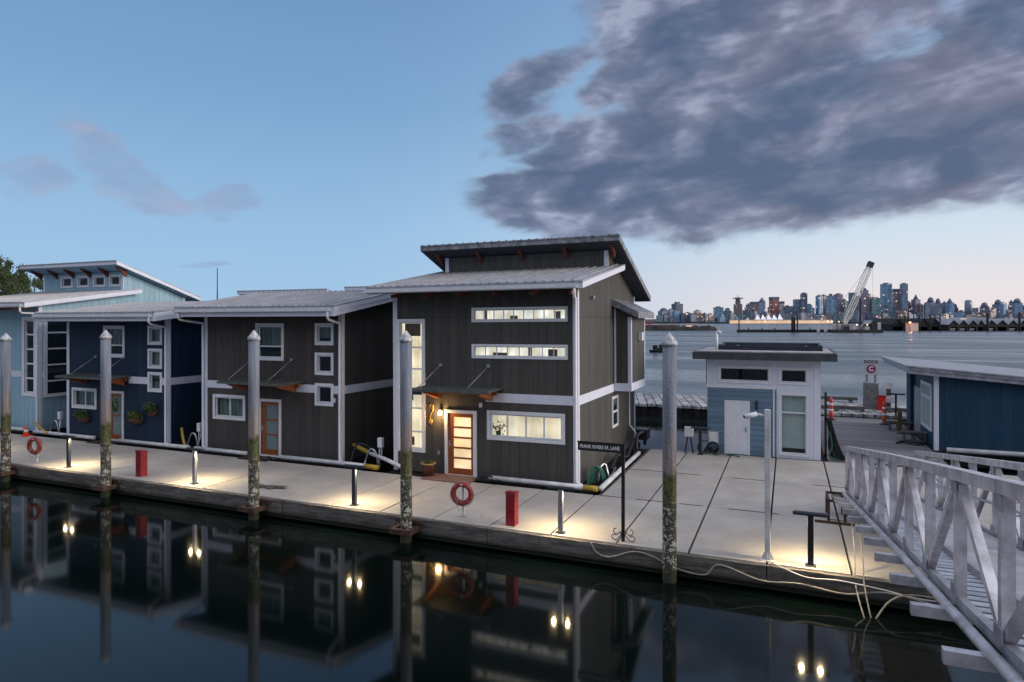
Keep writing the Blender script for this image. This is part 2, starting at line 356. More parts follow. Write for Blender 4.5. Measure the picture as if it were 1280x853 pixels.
# far towers
def tower_mat(name, color, lit=.02, warm=(1,.70,.45), cell=(6.0, 5.0), dark=.5):
    def fn(N, p, pos, col):
        ob = N.n('ShaderNodeTexCoord').outputs['Object']; x, y, z = N.xyz(ob)
        u = N.m('ADD', x, y)
        cx = N.m('FLOOR', N.m('DIVIDE', u, cell[0])); cz = N.m('FLOOR', N.m('DIVIDE', z, cell[1]))
        oi = N.n('ShaderNodeObjectInfo').outputs['Random']
        wn = N.n('ShaderNodeTexWhiteNoise', {0: N.comb(cx, cz, oi)}, noise_dimensions='3D')
        v = wn.outputs[0]
        wn2 = N.n('ShaderNodeTexWhiteNoise', {0: N.comb(cx, 0.0, oi)}, noise_dimensions='3D').outputs[0]
        c = N.mix(N.m('ADD', N.m('MULTIPLY', v, .6), N.m('MULTIPLY', wn2, .4)), tuple(q*dark for q in color), tuple(q*1.5 for q in color))
        on = N.m('GREATER_THAN', v, 1-lit)
        N.t.links.new(N.m('MULTIPLY', on, N.m('MULTIPLY', wn2, .8)), p.inputs['Emission Strength']); p.inputs['Emission Color'].default_value = warm+(1,)
        return c
    return mat(name, color, .45, 0, .5, fn=fn)
TW = {'slate': tower_mat('slate_tower', (.15,.20,.29)), 'blue': tower_mat('blue_glass_tower', (.16,.27,.40), .03), 'dark': tower_mat('dark_tower', (.085,.11,.17), .03),
      'grey': tower_mat('grey_tower', (.22,.24,.31)), 'green': tower_mat('green_glass_tower', (.15,.25,.28), .02), 'brown': tower_mat('brown_tower', (.21,.18,.20), .10),
      'cream': tower_mat('cream_block', (.36,.32,.31), .08), 'red': tower_mat('red_tower', (.30,.12,.12), .06), 'mauve': tower_mat('mauve_tower', (.20,.19,.27), .05),
      'pale': tower_mat('pale_tower', (.38,.38,.43), .05)}

# ------------------------------------------------------------------ mesh helpers
class MB:
    def __init__(s): s.v = []; s.f = []; s.sm = []; s.parts = []
    def add(s, vs, fs, smooth=False):
        s.parts.append((vs, fs, smooth)); o = len(s.v); s.v += [tuple(v) for v in vs]; s.f += [tuple(i+o for i in f) for f in fs]; s.sm += [smooth]*len(fs); return s
    def box(s, x0, x1, y0, y1, z0, z1):
        return s.add([(x0,y0,z0),(x1,y0,z0),(x1,y1,z0),(x0,y1,z0),(x0,y0,z1),(x1,y0,z1),(x1,y1,z1),(x0,y1,z1)],
              [(0,3,2,1),(4,5,6,7),(0,1,5,4),(1,2,6,5),(2,3,7,6),(3,0,4,7)])
    def hexa(s, p):     # 8 corners: bottom 4, top 4, same order as box
        return s.add(p, [(0,3,2,1),(4,5,6,7),(0,1,5,4),(1,2,6,5),(2,3,7,6),(3,0,4,7)])
    def bar(s, a, b, w, h, up=(0,0,1)):      # rectangular bar from a to b; w sideways, h along up
        a, b = Vector(a), Vector(b); d = (b-a).normalized(); u = Vector(up)
        if abs(d.dot(u)) > .98: u = Vector((0,1,0))
        r = d.cross(u).normalized(); u = r.cross(d).normalized(); r *= w/2; u *= h/2
        return s.hexa([a-r-u, a+r-u, b+r-u, b-r-u, a-r+u, a+r+u, b+r+u, b-r+u])
    def tube(s, pts, r, n=8, cap=True):
        pts = [Vector(p) for p in pts]; m = len(pts); rr = r if isinstance(r, (list, tuple)) else [r]*m
        vs = []; fs = []; prev = None
        for i, p in enumerate(pts):
            d = (pts[min(i+1, m-1)]-pts[max(i-1, 0)]).normalized()
            if prev is None: u = d.orthogonal().normalized()
            else:
                u = prev-d*prev.dot(d); u = u.normalized() if u.length > 1e-5 else d.orthogonal().normalized()
            prev = u; w = d.cross(u)
            for k in range(n):
                t = 2*math.pi*k/n; vs.append(p+(u*math.cos(t)+w*math.sin(t))*rr[i])
        for i in range(m-1):
            for k in range(n):
                a = i*n+k; b = i*n+(k+1) % n; fs.append((a, b, b+n, a+n))
        if cap: fs.append(tuple(range(n-1, -1, -1))); fs.append(tuple((m-1)*n+k for k in range(n)))
        return s.add(vs, fs, True)
    def lathe(s, c, prof, n=20):     # prof: (radius, z)
        vs = []; fs = []
        for r, z in prof:
            for k in range(n):
                t = 2*math.pi*k/n; vs.append((c[0]+r*math.cos(t), c[1]+r*math.sin(t), c[2]+z))
        for i in range(len(prof)-1):
            for k in range(n):
                a = i*n+k; b = i*n+(k+1) % n; fs.append((a, b, b+n, a+n))
        fs.append(tuple(range(n-1, -1, -1))); fs.append(tuple((len(prof)-1)*n+k for k in range(n)))
        return s.add(vs, fs, True)
    def torus(s, c, R1, r, n=28, m=10, a0=0, a1=2*math.pi):     # ring in the XZ plane
        pts = [(c[0]+R1*math.cos(a0+(a1-a0)*k/n), c[1], c[2]+R1*math.sin(a0+(a1-a0)*k/n)) for k in range(n+1)]
        return s.tube(pts, r, m, cap=(a1-a0) < 6.2)
    def poly_x(s, x0, x1, yz):       # extrude a (y,z) outline between two x
        n = len(yz); vs = [(x0, y, z) for y, z in yz]+[(x1, y, z) for y, z in yz]
        return s.add(vs, [tuple(range(n)), tuple(range(2*n-1, n-1, -1))]+[(i, i+n, (i+1) % n+n, (i+1) % n) for i in range(n)])
    def poly_y(s, y0, y1, xz):
        n = len(xz); vs = [(x, y0, z) for x, z in xz]+[(x, y1, z) for x, z in xz]
        return s.add(vs, [tuple(range(n)), tuple(range(2*n-1, n-1, -1))]+[(i, i+n, (i+1) % n+n, (i+1) % n) for i in range(n)])
    def build(s, name, material, parent=None, bevel=0, origin=None):
        me = bpy.data.meshes.new(name); o = bpy.data.objects.new(name, me); COL.objects.link(o)
        org = origin_of(parent) if parent is not None else Vector(origin or (0,0,0))
        me.from_pydata([tuple(Vector(v)-org) for v in s.v], [], s.f)
        for p, q in zip(me.polygons, s.sm): p.use_smooth = q
        bm = bmesh.new(); bm.from_mesh(me); bmesh.ops.recalc_face_normals(bm, faces=bm.faces); bm.to_mesh(me); bm.free()
        me.materials.append(material)
        if parent is not None: o.parent = parent
        else: o.location = org
        ORG[o.name] = org
        if bevel:
            bv = o.modifiers.new('bevel', 'BEVEL'); bv.width = bevel; bv.segments = 2; bv.limit_method = 'ANGLE'
        return o
def build_split(mb, name, material, parent):
    # every add() of the builder becomes a part of its own
    out = []; off = 0
    for vs, fs, sm in mb.parts:
        q = MB(); q.add(vs, fs, sm); out.append(q.build(name, material, parent))
    return out
ORG = {}
def origin_of(o): return ORG[o.name]
def tag(o, label, cat, group=None):
    o['label'] = label; o['category'] = cat
    if group: o['group'] = group
    return o
def thing(name, loc, label, cat, group=None):
    o = bpy.data.objects.new(name, None); COL.objects.link(o); o.location = loc; o.empty_display_size = .2
    ORG[o.name] = Vector(loc); return tag(o, label, cat, group)
def struct(name, mb, m):
    o = mb.build(name, m); o['kind'] = 'structure'; return o
def copy_tree(o, parent=None):
    c = o.copy(); COL.objects.link(c); ORG[c.name] = ORG[o.name]
    if parent is not None: c.parent = parent
    for ch in [q for q in list(COL.objects) if q.parent == o]: copy_tree(ch, c)
    return c
def copy_thing(o, loc, label, rotz=None):
    c = copy_tree(o); c.location = loc; c['label'] = label
    if rotz is not None: c.rotation_euler.z = rotz
    return c
def text_mesh(s, size, material, parent, loc, rot, name='lettering', extr=.004, width=None, bold=0.0):
    cu = bpy.data.curves.new('t', 'FONT'); cu.body = s; cu.size = size; cu.extrude = extr; cu.align_x = 'CENTER'; cu.align_y = 'CENTER'; cu.offset = bold
    tmp = bpy.data.objects.new('t', cu); COL.objects.link(tmp)
    bpy.context.view_layer.update()
    me = bpy.data.meshes.new_from_object(tmp.evaluated_get(bpy.context.evaluated_depsgraph_get()))
    bpy.data.objects.remove(tmp); bpy.data.curves.remove(cu)
    if width:
        xs = [v.co.x for v in me.vertices]; k = width/(max(xs)-min(xs))
        for v in me.vertices: v.co.x *= k
    me.materials.clear(); me.materials.append(material)
    o = bpy.data.objects.new(name, me); COL.objects.link(o)
    o.parent = parent; o.location = Vector(loc)-origin_of(parent); o.rotation_euler = rot; return o
def point_lamp(name, loc, energy, color, radius=.04, spot=None, parent=None, aim=(0,0,-1)):
    ld = bpy.data.lights.new(name, 'SPOT' if spot else 'POINT'); ld.energy = energy; ld.color = color; ld.shadow_soft_size = radius
    if spot: ld.spot_size = R(spot); ld.spot_blend = .9
    o = bpy.data.objects.new(name, ld); COL.objects.link(o); o.location = loc
    o.rotation_euler = (-Vector(aim)).to_track_quat('Z', 'Y').to_euler()
    if parent is not None: o.parent = parent; o.location = Vector(loc)-origin_of(parent)
    return o

# ------------------------------------------------------------------ setting
WZ = -.55
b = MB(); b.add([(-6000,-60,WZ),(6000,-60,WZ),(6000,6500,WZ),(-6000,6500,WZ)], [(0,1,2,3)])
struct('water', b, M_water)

XJ = [-1.955+1.555*k for k in range(-27, 8)]        # panel joints across the walkway
YJ = [14.3, 18.08, 21.72, 25.55]
XL, XR_ = -46.0, 9.5
b = MB()
def slab(x0, x1, y0, y1):
    g = .022
    b.box(x0+g, x1-g, y0+g*.8, y1-g*.8, -.12, 0)
for i in range(len(XJ)-1):
    slab(XJ[i], XJ[i+1], YJ[0], YJ[1])
xs2 = [x for x in XJ if x > -4]
for i in range(len(xs2)-1):
    slab(xs2[i], xs2[i+1], YJ[1], YJ[2]); slab(xs2[i], xs2[i+1], YJ[2], YJ[3])
slab(-4.9, xs2[0], YJ[1], YJ[2]); slab(-4.9, xs2[0], YJ[2], YJ[3])
deck = struct('walkway', b, M_conc)
bv = deck.modifiers.new('bevel', 'BEVEL'); bv.width = .012; bv.segments = 2
b = MB()
b.box(XJ[0], XJ[-1], 14.36, 18.0, -.5, -.115); b.box(-4.85, XJ[-1], 18.0, 25.5, -.5, -.115)
struct('dock_float', b, M_under)
b = MB()
x = XJ[0]; k = 0
while x < XJ[-1]-.1:
    x1 = min(x+6.22, XJ[-1]); b.box(x+.01, x1-.01, 14.20+.012*(k % 2), 14.318, -.40, -.03); x = x1; k += 1
b.box(XJ[0], XJ[-1], 14.235, 14.33, -.50, -.42)
b.box(XJ[-1]-.02, XJ[-1]+.08, 14.3, 25.5, -.42, -.03); b.box(-4.98, -4.91, 18.1, 25.5, -.42, -.03)
b.box(-5.6, XJ[-1], 25.55, 25.62, -.42, -.04)
struct('dock_whaler', b, M_whaler)
# rusty joint strips where the floats meet
b = MB()
random.seed(4)
for yy in (YJ[1], YJ[2]):
    x = -4.9
    while x < 8:
        L = random.uniform(.5, 1.3); b.box(x, x+L, yy-.025, yy+.025, -.03, .005); x += L+random.uniform(.2, 1.4)
struct('joint_strip', b, mat('stained_joint', (.07,.045,.04), .85, noise=(5,.4)))

# far shore land
b = MB()
def atpx(px, depth):     # ground position seen in photo column px, at this depth along the view axis (used for far placement)
    u = (px-640)/820; return depth*(FWX+u*RTX), depth*(FWY+u*RTY)
random.seed(2)
pts = []
for i in range(0, 60):
    px = 700+i*16; x, y = atpx(px, 2620+random.uniform(-15, 15)); pts.append((x, y))
n = len(pts)
vs = [(x, y, WZ-.5) for x, y in pts]+[(x, y, 4+random.uniform(0, 3)) for x, y in pts]+[(x*1.5, y*1.5, 14+random.uniform(0, 12)) for x, y in pts]
b.add(vs, [(i, i+1, i+n+1, i+n) for i in range(n-1)]+[(i+n, i+n+1, i+2*n+1, i+2*n) for i in range(n-1)])
struct('far_shore', b, mat('shore_land', (.05,.06,.07), .9, noise=(.02,.5)))

# ------------------------------------------------------------------ floating houses
def wall_holes(mb, x0, x1, z0, z1, y, holes, t=.14):
    """front wall facing -Y with rectangular openings and their reveals"""
    xs = sorted({x0, x1, *[h[0] for h in holes], *[h[1] for h in holes]}); zs = sorted({z0, z1, *[h[2] for h in holes], *[h[3] for h in holes]})
    for i in range(len(xs)-1):
        for j in range(len(zs)-1):
            cx, cz = (xs[i]+xs[i+1])/2, (zs[j]+zs[j+1])/2
            if any(h[0] < cx < h[1] and h[2] < cz < h[3] for h in holes): continue
            mb.add([(xs[i],y,zs[j]),(xs[i+1],y,zs[j]),(xs[i+1],y,zs[j+1]),(xs[i],y,zs[j+1])], [(0,1,2,3)])
    for a, b_, c, d_ in holes:
        mb.add([(a,y,c),(b_,y,c),(b_,y,d_),(a,y,d_),(a,y+t,c),(b_,y+t,c),(b_,y+t,d_),(a,y+t,d_)], [(0,1,5,4),(1,2,6,5),(2,3,7,6),(3,0,4,7)])

def window(par, x0, x1, z0, z1, y, v=(), h=(), back=None, trim=.10, label=None, name='window', backd=.22, hfull=True, sash=.045):
    """x0..z1 are the outside of the white trim; v, h are mullion positions as fractions of the opening"""
    b = MB(); p = .035
    for q in ((x0,x1,z0,z0+trim),(x0,x1,z1-trim,z1),(x0,x0+trim,z0+trim,z1-trim),(x1-trim,x1,z0+trim,z1-trim)): b.box(q[0], q[1], y-p, y+.02, q[2], q[3])
    a, c, d_, e = x0+trim, x1-trim, z0+trim, z1-trim
    s = sash
    for q in ((a,c,d_,d_+s),(a,c,e-s,e),(a,a+s,d_+s,e-s),(c-s,c,d_+s,e-s)): b.box(q[0], q[1], y+.022, y+.09, q[2], q[3])
    for f in v:
        xm = a+(c-a)*f; b.box(xm-s*.5, xm+s*.5, y+.040, y+.078, d_+s, e-s)
    for f in h:
        zm = d_+(e-d_)*f; b.box(a+s, c-s, y+.026, y+.086, zm-s*.6, zm+s*.6)
    w = b.build(name, M_white2, par)
    if label: w['label'] = label
    ORG[w.name] = origin_of(par)
    g = MB().add([(a+.01,y+.06,d_+.01),(c-.01,y+.06,d_+.01),(c-.01,y+.06,e-.01),(a+.01,y+.06,e-.01)], [(0,1,2,3)])
    g.build('pane', M_glass, w)
    if back:
        m, top = back[0], back[1] if len(back) > 1 else 0
        zz = d_+(e-d_)*top
        nm = back[2] if len(back) > 2 else 'curtain'
        b = MB(); ext = .25 if backd > .2 else .0; N = 40
        for i in range(N):
            xa = a-ext+(c-a+2*ext)*i/N; xb = a-ext+(c-a+2*ext)*(i+1)/N
            ya = y+backd+.02*math.sin(i*1.9); yb = y+backd+.02*math.sin((i+1)*1.9)
            if nm != 'curtain': ya = yb = y+backd
            b.add([(xa,ya,zz-.03),(xb,yb,zz-.03),(xb,yb,e+.1),(xa,ya,e+.1)], [(0,1,2,3)])
        b.build(nm, m, w)
    return w
def side_window(par, xw, y0, y1, z0, z1, h=(.5,), trim=.09, v=()):
    """surface-mounted window on a wall facing +X at x = xw"""
    b = MB()
    for q in ((y0,y1,z0,z0+trim),(y0,y1,z1-trim,z1),(y0,y0+trim,z0+trim,z1-trim),(y1-trim,y1,z0+trim,z1-trim)): b.box(xw-.02, xw+.035, q[0], q[1], q[2], q[3])
    for f in h:
        zm = z0+(z1-z0)*f; b.box(xw-.02, xw+.03, y0+trim, y1-trim, zm-.035, zm+.035)
    w = b.build('window', M_white2, par); ORG[w.name] = origin_of(par)
    g = MB().box(xw-.02, xw+.012, y0+trim, y1-trim, z0+trim, z1-trim)
    g.build('pane', mat('dark_pane', (.015,.025,.03), .05, spec=.8), w)
    return w

def roof(par, x0, x1, y0, z0, y1, z1, f0, f1, name='roof', fascia=None, metal=None, ribs=True):
    """sloping roof slab: top from (y0,z0) to (y1,z1); fascia depth f0 at y0 and f1 at y1; ribbed sheet on top"""
    b = MB(); t = .045
    b.poly_x(x0-.02, x1+.02, [(y0-.03,z0-t),(y1+.03,z1-t),(y1+.03,z1),(y0-.03,z0)])
    if ribs:
        x = x0+.08; q = Vector((0, y1-y0, z1-z0)).normalized()
        while x < x1:
            b.bar((x,y0-.05,z0+.012), (x,y1+.03,z1+.012), .055, .035); x += .29
    r = b.build(name, metal or M_roof, par); ORG[r.name] = origin_of(par)
    b = MB()
    b.poly_x(x0, x1, [(y0,z0-f0),(y1,z1-f1),(y1,z1-t-.003),(y0,z0-t-.003)])
    b.poly_x(x0-.018, x0+.01, [(y0-.015,z0-t-.16),(y1+.015,z1-t-.16),(y1+.015,z1-t-.002),(y0-.015,z0-t-.002)])
    b.poly_x(x1-.01, x1+.018, [(y0-.015,z0-t-.16),(y1+.015,z1-t-.16),(y1+.015,z1-t-.002),(y0-.015,z0-t-.002)])
    b.build('fascia', fascia or M_white, r)
    return r
def soffit(par, x0, x1, y0, z0, y1, z1, m=None):
    m = m or (W_sky if 'pale blue' in par['label'] and 'second' not in par['label'] else None)
    b = MB(); b.poly_x(x0+.03, x1-.03, [(y0+.03,z0-.012),(y1,z1-.012),(y1,z1-.004),(y0+.03,z0-.004)]); return b.build('soffit', m or M_soffit, par)
def gutter(par, x0, x1, y, z, m=M_white2):
    b = MB(); pr = [(y-.13,z+.12),(y-.12,z),(y-.03,z-.015),(y-.002,z-.01),(y-.002,z+.10),(y-.02,z+.10),(y-.02,z+.02),(y-.105,z+.025),(y-.115,z+.12)]
    b.poly_x(x0, x1, pr); return b.build('gutter', m, par)
def downspout(par, xa, ya, za, xb, yb, zb, foot=True):
    b = MB(); P = [(xa,ya,za),(xa,ya,za-.22),(xa+(xb-xa)*.08,ya+(yb-ya)*.08,za-.30),(xb,yb,zb+.08),(xb,yb,zb-.02),(xb,yb,.22)]
    if foot: P += [(xb+.03,yb-.02,.12),(xb+.2,yb-.05,.08)]
    b.tube(P, .042, 8); return b.build('downspout', M_white2, par)
def door(par, x0, x1, z1, y, m, glass, n, label=None, trim=.10, side=.22, h=None):
    b = MB(); p = .03
    b.box(x0, x0+trim, y-p, y+.05, .0, z1); b.box(x1-trim, x1, y-p, y+.05, .0, z1); b.box(x0+trim, x1-trim, y-p, y+.05, z1-trim, z1); b.box(x0+trim, x1-trim, y-p, y+.05, -.02, .04)
    build_split(b, 'door_frame', M_white2, par)
    a, c, t0, t1 = x0+trim+.005, x1-trim-.005, .045, z1-trim-.005
    b = MB(); gx0, gx1 = a+side, c-.09
    b.box(a, gx0, y+.02, y+.065, t0, t1); b.box(gx1, c, y+.02, y+.065, t0, t1)
    gz0, gz1 = t0+.20, t1-.12; step = (gz1-gz0)/n
    b.box(gx0, gx1, y+.02, y+.065, t0, gz0); b.box(gx0, gx1, y+.02, y+.065, gz1, t1)
    for i in range(1, n): b.box(gx0, gx1, y+.022, y+.063, gz0+step*i-.03, gz0+step*i+.03)
    d_ = b.build('door', m, par); ORG[d_.name] = origin_of(par)
    if label: d_['label'] = label
    MB().box(gx0-.01, gx1+.01, y+.036, y+.046, gz0-.01, gz1+.01).build('door_glass', glass, d_)
    hb = MB(); hx = a+.06; hb.box(hx-.02, hx+.02, y-.005, y+.02, .92, 1.12); hb.tube([(hx,y-.01,1.0),(hx,y-.06,1.0),(hx+.11,y-.06,1.0)], .011, 6); hb.build('handle', M_steel, d_)
    return d_
def canopy(par, x0, x1, yw, z, out=1.05, wallz=3.5, rods=(.2,.8)):
    """tilted metal porch canopy on wooden brackets, hung on two rods"""
    b = MB(); yf = yw-out
    b.poly_x(x0, x1, [(yf,z-.075),(yw-.03,z-.055),(yw-.03,z-.01),(yf,z-.03)])
    x = x0+.05
    while x < x1: b.bar((x,yf-.01,z-.02), (x,yw-.04,z+.0), .03, .03); x += .2
    b.bar((x0,yf,z-.07), (x1,yf,z-.07), .03, .07); c = b.build('canopy', M_canopy, par); ORG[c.name] = origin_of(par)
    b = MB()
    for q in (x0+.42, x1-.42):
        b.add([(q-.07,yf+.12,z-.16),(q+.07,yf+.12,z-.16),(q+.07,yw-.035,z-.42),(q-.07,yw-.035,z-.42),(q-.07,yf+.12,z-.08),(q+.07,yf+.12,z-.08),(q+.07,yw-.035,z-.07),(q-.07,yw-.035,z-.07)],
              [(0,3,2,1),(4,5,6,7),(0,1,5,4),(1,2,6,5),(2,3,7,6),(3,0,4,7)])
    b.box(x0+.2, x1-.2, yw-.12, yw-.036, z-.24, z-.10); build_split(b, 'bracket', M_wood, c)
    for f in rods:
        xr = x0+(x1-x0)*f
        b = MB(); b.tube([(xr-.25 if f < .5 else xr-.25, yf+.15, z+.03), (xr+.05, yw-.03, wallz)], .012, 6); b.box(xr, xr+.1, yw-.045, yw-.004, wallz-.05, wallz+.05); b.build('tie_rod', M_galv, c)
    return c
def rafters(par, xs, y0, y1, z0, z1, m, w=.09, h=.14):
    b = MB()
    for x in xs: b.bar((x,y0,z0), (x,y1,z1), w, h)
    return build_split(b, 'rafter_tail', m, par)

def house(X0, X1, wall, name, label, zE=5.45, ov=.95, Yf=18.7, Yb=26.5, sl=.17, clere=None, wins=(), door_=None, belt=True, spout=True, ridge=None, vx=(.45,.40), fz=.34,
          roofm=None, belt_gap=(), dk=None, spoutL=False, cs='all'):
    cx = (X0+X1)/2
    par = thing(name, (cx, Yf, 0), label, 'houseboat')
    yE = Yf-ov
    holes = []
    for w_ in wins:
        t = w_.get('t', .10); holes.append((w_['x'][0]+t, w_['x'][1]-t, w_['z'][0]+t, w_['z'][1]-t))
    if door_: holes.append((door_['x'][0]+.1, door_['x'][1]-.1, 0.0, door_['z']-.1))
    b = MB()
    zr = (lambda y: zE+sl*(y-yE)) if not ridge else (lambda y: zE+sl*(y-yE) if y < ridge else zE+sl*(ridge-yE)-.08*(y-ridge))
    fd = lambda y: fz
    zt = zr(Yf)-fz-.005
    wall_holes(b, X0, X1, 0, zt, Yf, holes)
    if clere:
        Yc, zc0, slc = clere['y'], clere['z'], clere['s']       # top of the upper roof at its front edge y0
        y0c = clere['y0']; zc = lambda y: zc0-slc*(y-y0c)-.24
        side = [(Yf,0),(Yb,0),(Yb,zc(Yb)),(Yc,zc(Yc)),(Yc,zr(Yc)-fz-.005),(Yf,zt)]
    else:
        side = [(Yf,0),(Yb,0),(Yb,zr(Yb)-fz-.005)]+([(ridge,zr(ridge)-fz-.005)] if ridge else [])+[(Yf,zt)]
    for X in (X0, X1): b.add([(X,y,z) for y, z in side], [tuple(range(len(side)))])
    b.add([(X0,Yb,0),(X1,Yb,0),(X1,Yb,side[2][1]),(X0,Yb,side[2][1])], [(0,1,2,3)])
    if clere:
        hc = [(c[0]+.07, c[1]-.07, c[2]+.07, c[3]-.07) for c in clere.get('wins', [])]
        wall_holes(b, X0, X1, zr(Yc)-fz, zc(Yc), Yc, hc)
    b.build('wall', wall, par)
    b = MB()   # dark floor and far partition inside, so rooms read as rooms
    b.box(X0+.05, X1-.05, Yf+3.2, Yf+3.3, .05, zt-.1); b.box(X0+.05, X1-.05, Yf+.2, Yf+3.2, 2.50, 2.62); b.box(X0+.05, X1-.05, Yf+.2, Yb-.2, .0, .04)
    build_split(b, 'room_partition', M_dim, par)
    b = MB().box(X0-.12, X1+.12, Yf-.22, Yb+.5, -.5, -.06); b.build('float_hull', M_under, par)
    # trim
    b = MB(); c = .13
    for X, s in ((X0,-1),(X1,1)):
        b.box(min(X+s*.025, X-s*c), max(X+s*.025, X-s*c), Yf-.027, Yf+.004, 0, zt)
        b.box(min(X+s*.002, X+s*.027), max(X+s*.002, X+s*.027), Yf+.004, Yf+c, 0, zt)
        b.box(min(X+s*.002, X+s*.027), max(X+s*.002, X+s*.027), Yb-c, Yb+.02, 0, side[2][1])
        if clere: b.box(min(X+s*.02, X-s*c), max(X+s*.02, X-s*c), Yc-.027, Yc+.004, zr(Yc), zc(Yc))
    build_split(b, 'corner_trim', M_white, par)
    if belt:
        b = MB(); xs = [X0+c+.002]
        segs = []; cur = X0+c+.002
        for g in sorted(belt_gap): segs.append((cur, g[0])); cur = g[1]
        segs.append((cur, X1-c-.002))
        for s0, s1 in segs:
            if s1 > s0: b.box(s0, s1, Yf-.022, Yf+.003, 2.40, 2.68)
        for X, s in ((X0,-1),(X1,1)): b.box(min(X+s*.001, X+s*.022), max(X+s*.001, X+s*.022), Yf+c+.003, (dk or Yb-c), 2.40, 2.68)
        build_split(b, 'belt_trim', M_white, par)
    # roofs
    vL, vR = X0-vx[0], X1+vx[1]
    yR = ridge or (clere['y']+.7 if clere else Yb+.4)
    r = roof(par, vL, vR, yE, zr(yE), yR, zr(yR), fz, fz, metal=roofm)
    soffit(par, vL, vR, yE, zr(yE)-fz, yR, zr(yR)-fz)
    if ridge: roof(par, vL, vR, ridge, zr(ridge)-.002, Yb+.4, zr(Yb+.4), fz, fz, metal=roofm)
    gutter(par, vL-.01, vR-.12, yE-.001, zr(yE)-.19)
    if spout: downspout(par, vR-.22, yE-.06, zr(yE)-.17, X1-.03, Yf-.075, zr(yE)-fz-.32)
    if spoutL: downspout(par, vL+.22, yE-.06, zr(yE)-.17, X0-.04, Yf-.075, zr(yE)-fz-.32)
    if clere:
        yb2 = Yb+.6
        roof(par, X0-.75, X1+.55, y0c, zc0, yb2, zc0-slc*(yb2-y0c), .20, .20, metal=M_edge if clere.get('edge') else None, fascia=M_edge if clere.get('edge') else M_white, ribs=True)
        soffit(par, X0-.75, X1+.55, y0c, zc0-.2, yb2, zc0-slc*(yb2-y0c)-.2)
        n = clere['n']; b = MB()
        for i in range(n):
            x = X0-.2+(X1-X0+.4)*i/(n-1)
            for (ya, yb_) in ((y0c+.22, Yc+.02),):
                za, zb_ = zc0-slc*(ya-y0c)-.215, zc0-slc*(yb_-y0c)-.215
                b.add([(x-.06,ya,za-.05),(x+.06,ya,za-.05),(x+.06,yb_,zb_-.30),(x-.06,yb_,zb_-.30),(x-.06,ya,za),(x+.06,ya,za),(x+.06,yb_,zb_),(x-.06,yb_,zb_)],
                  [(0,3,2,1),(4,5,6,7),(0,1,5,4),(1,2,6,5),(2,3,7,6),(3,0,4,7)])
        build_split(b, 'rafter_tail', M_rafter, par)
        for q in clere.get('wins', []): window(par, q[0], q[1], q[2], q[3], Yc, trim=.07, sash=.05)
    for w_ in wins:
        window(par, w_['x'][0], w_['x'][1], w_['z'][0], w_['z'][1], Yf, w_.get('v', ()), w_.get('h', ()), w_.get('b'), label=w_.get('l'), backd=w_.get('d', .22), trim=w_.get('t', .10), sash=w_.get('s', .045))
    if door_:
        door(par, door_['x'][0], door_['x'][1], door_['z'], Yf, M_door, door_['g'], door_['n'], door_.get('l'), side=door_.get('side', .2))
    return par

W_char = siding('charcoal_siding', (.066,.064,.060))
W_brown = siding('brown_black_siding', (.054,.047,.046))
W_navy = siding('navy_siding', (.006,.020,.052), weather=.8)
W_sky = siding('pale_blue_siding', (.25,.40,.50), weather=.92)
W_deep = siding('deep_blue_siding', (.006,.045,.095), pitch=.36, weather=.7)
W_lap = siding('blue_grey_lap_siding', (.12,.20,.28), pitch=.20, horizontal=True, groove=.5, weather=.85)
M_frost = mat('frosted_glass', (.16,.23,.24), .25, noise=(3,.8))

# --- the large charcoal house with lit windows
X0, X1 = -12.12, -5.74
C = house(X0, X1, W_char, 'floating_house', 'largest charcoal floating house with raised upper roof and lit windows', zE=6.06, ov=.85, vx=(.5,.42), fz=.22,
    clere=dict(y=22.35, y0=21.75, z=7.84, s=.355, n=5, edge=True), door_=None,
    wins=[dict(x=(-9.22,-6.03), z=(4.90,5.36), t=.075, s=.022, v=(.11,.22,.33,.44,.55,.66,.77,.88), b=(M_lit_top,0,'room_wall'), d=.3),
          dict(x=(-9.22,-6.03), z=(3.76,4.21), t=.075, s=.022, v=(.12,.25,.37,.5,.62,.75,.87), b=(M_lit_top,0,'room_wall'), d=.3),
          dict(x=(-8.70,-6.13), z=(1.22,2.14), v=(.24,.5,.75), b=(M_lit,0), d=.3),
          dict(x=(-12.0,-10.93), z=(.64,5.02), h=(.135,.32,.475,.63,.80), b=(M_lit,0,'curtain'), d=.32)],
    belt_gap=[(X0+.13, -8.75)], dk=25.9)
# hole for the door is cut by drawing the door proud of the wall on its own lit recess
door(C, -10.17, -9.05, 2.10, 18.7-.075, M_door, M_lit_door, 5, 'brown front door with five lamplit glass panes', side=.2)
b = MB()
for z0_, w0_, h0_ in ((.80,.34,.28),(1.55,.22,.55),(2.3,.3,.2),(3.2,.25,.5),(4.45,.6,.42)): b.box(-11.88, -11.88+w0_, 19.0, 19.015, z0_, z0_+h0_)
build_split(b, 'shelf', M_picture, C)
b = MB(); b.box(-8.75, -6.1, 18.94, 18.96, 1.98, 2.03); b.build('valance', M_picture, C)
random.seed(77); b = MB()
for i in range(60):
    px_, pz_ = -8.42+random.gauss(0,.11), 1.58+random.gauss(0,.09); sz = random.uniform(.015,.035)
    b.add([(px_-sz,18.93,pz_-sz*.4),(px_,18.92,pz_+sz),(px_+sz,18.94,pz_),(px_,18.93,pz_-sz)], [(0,1,2,3)])
b.box(-8.5, -8.36, 18.92, 18.99, 1.34, 1.46); b.build('house_plant', mat('indoor_leaf', (.10,.13,.05), .7), C)
b = MB()
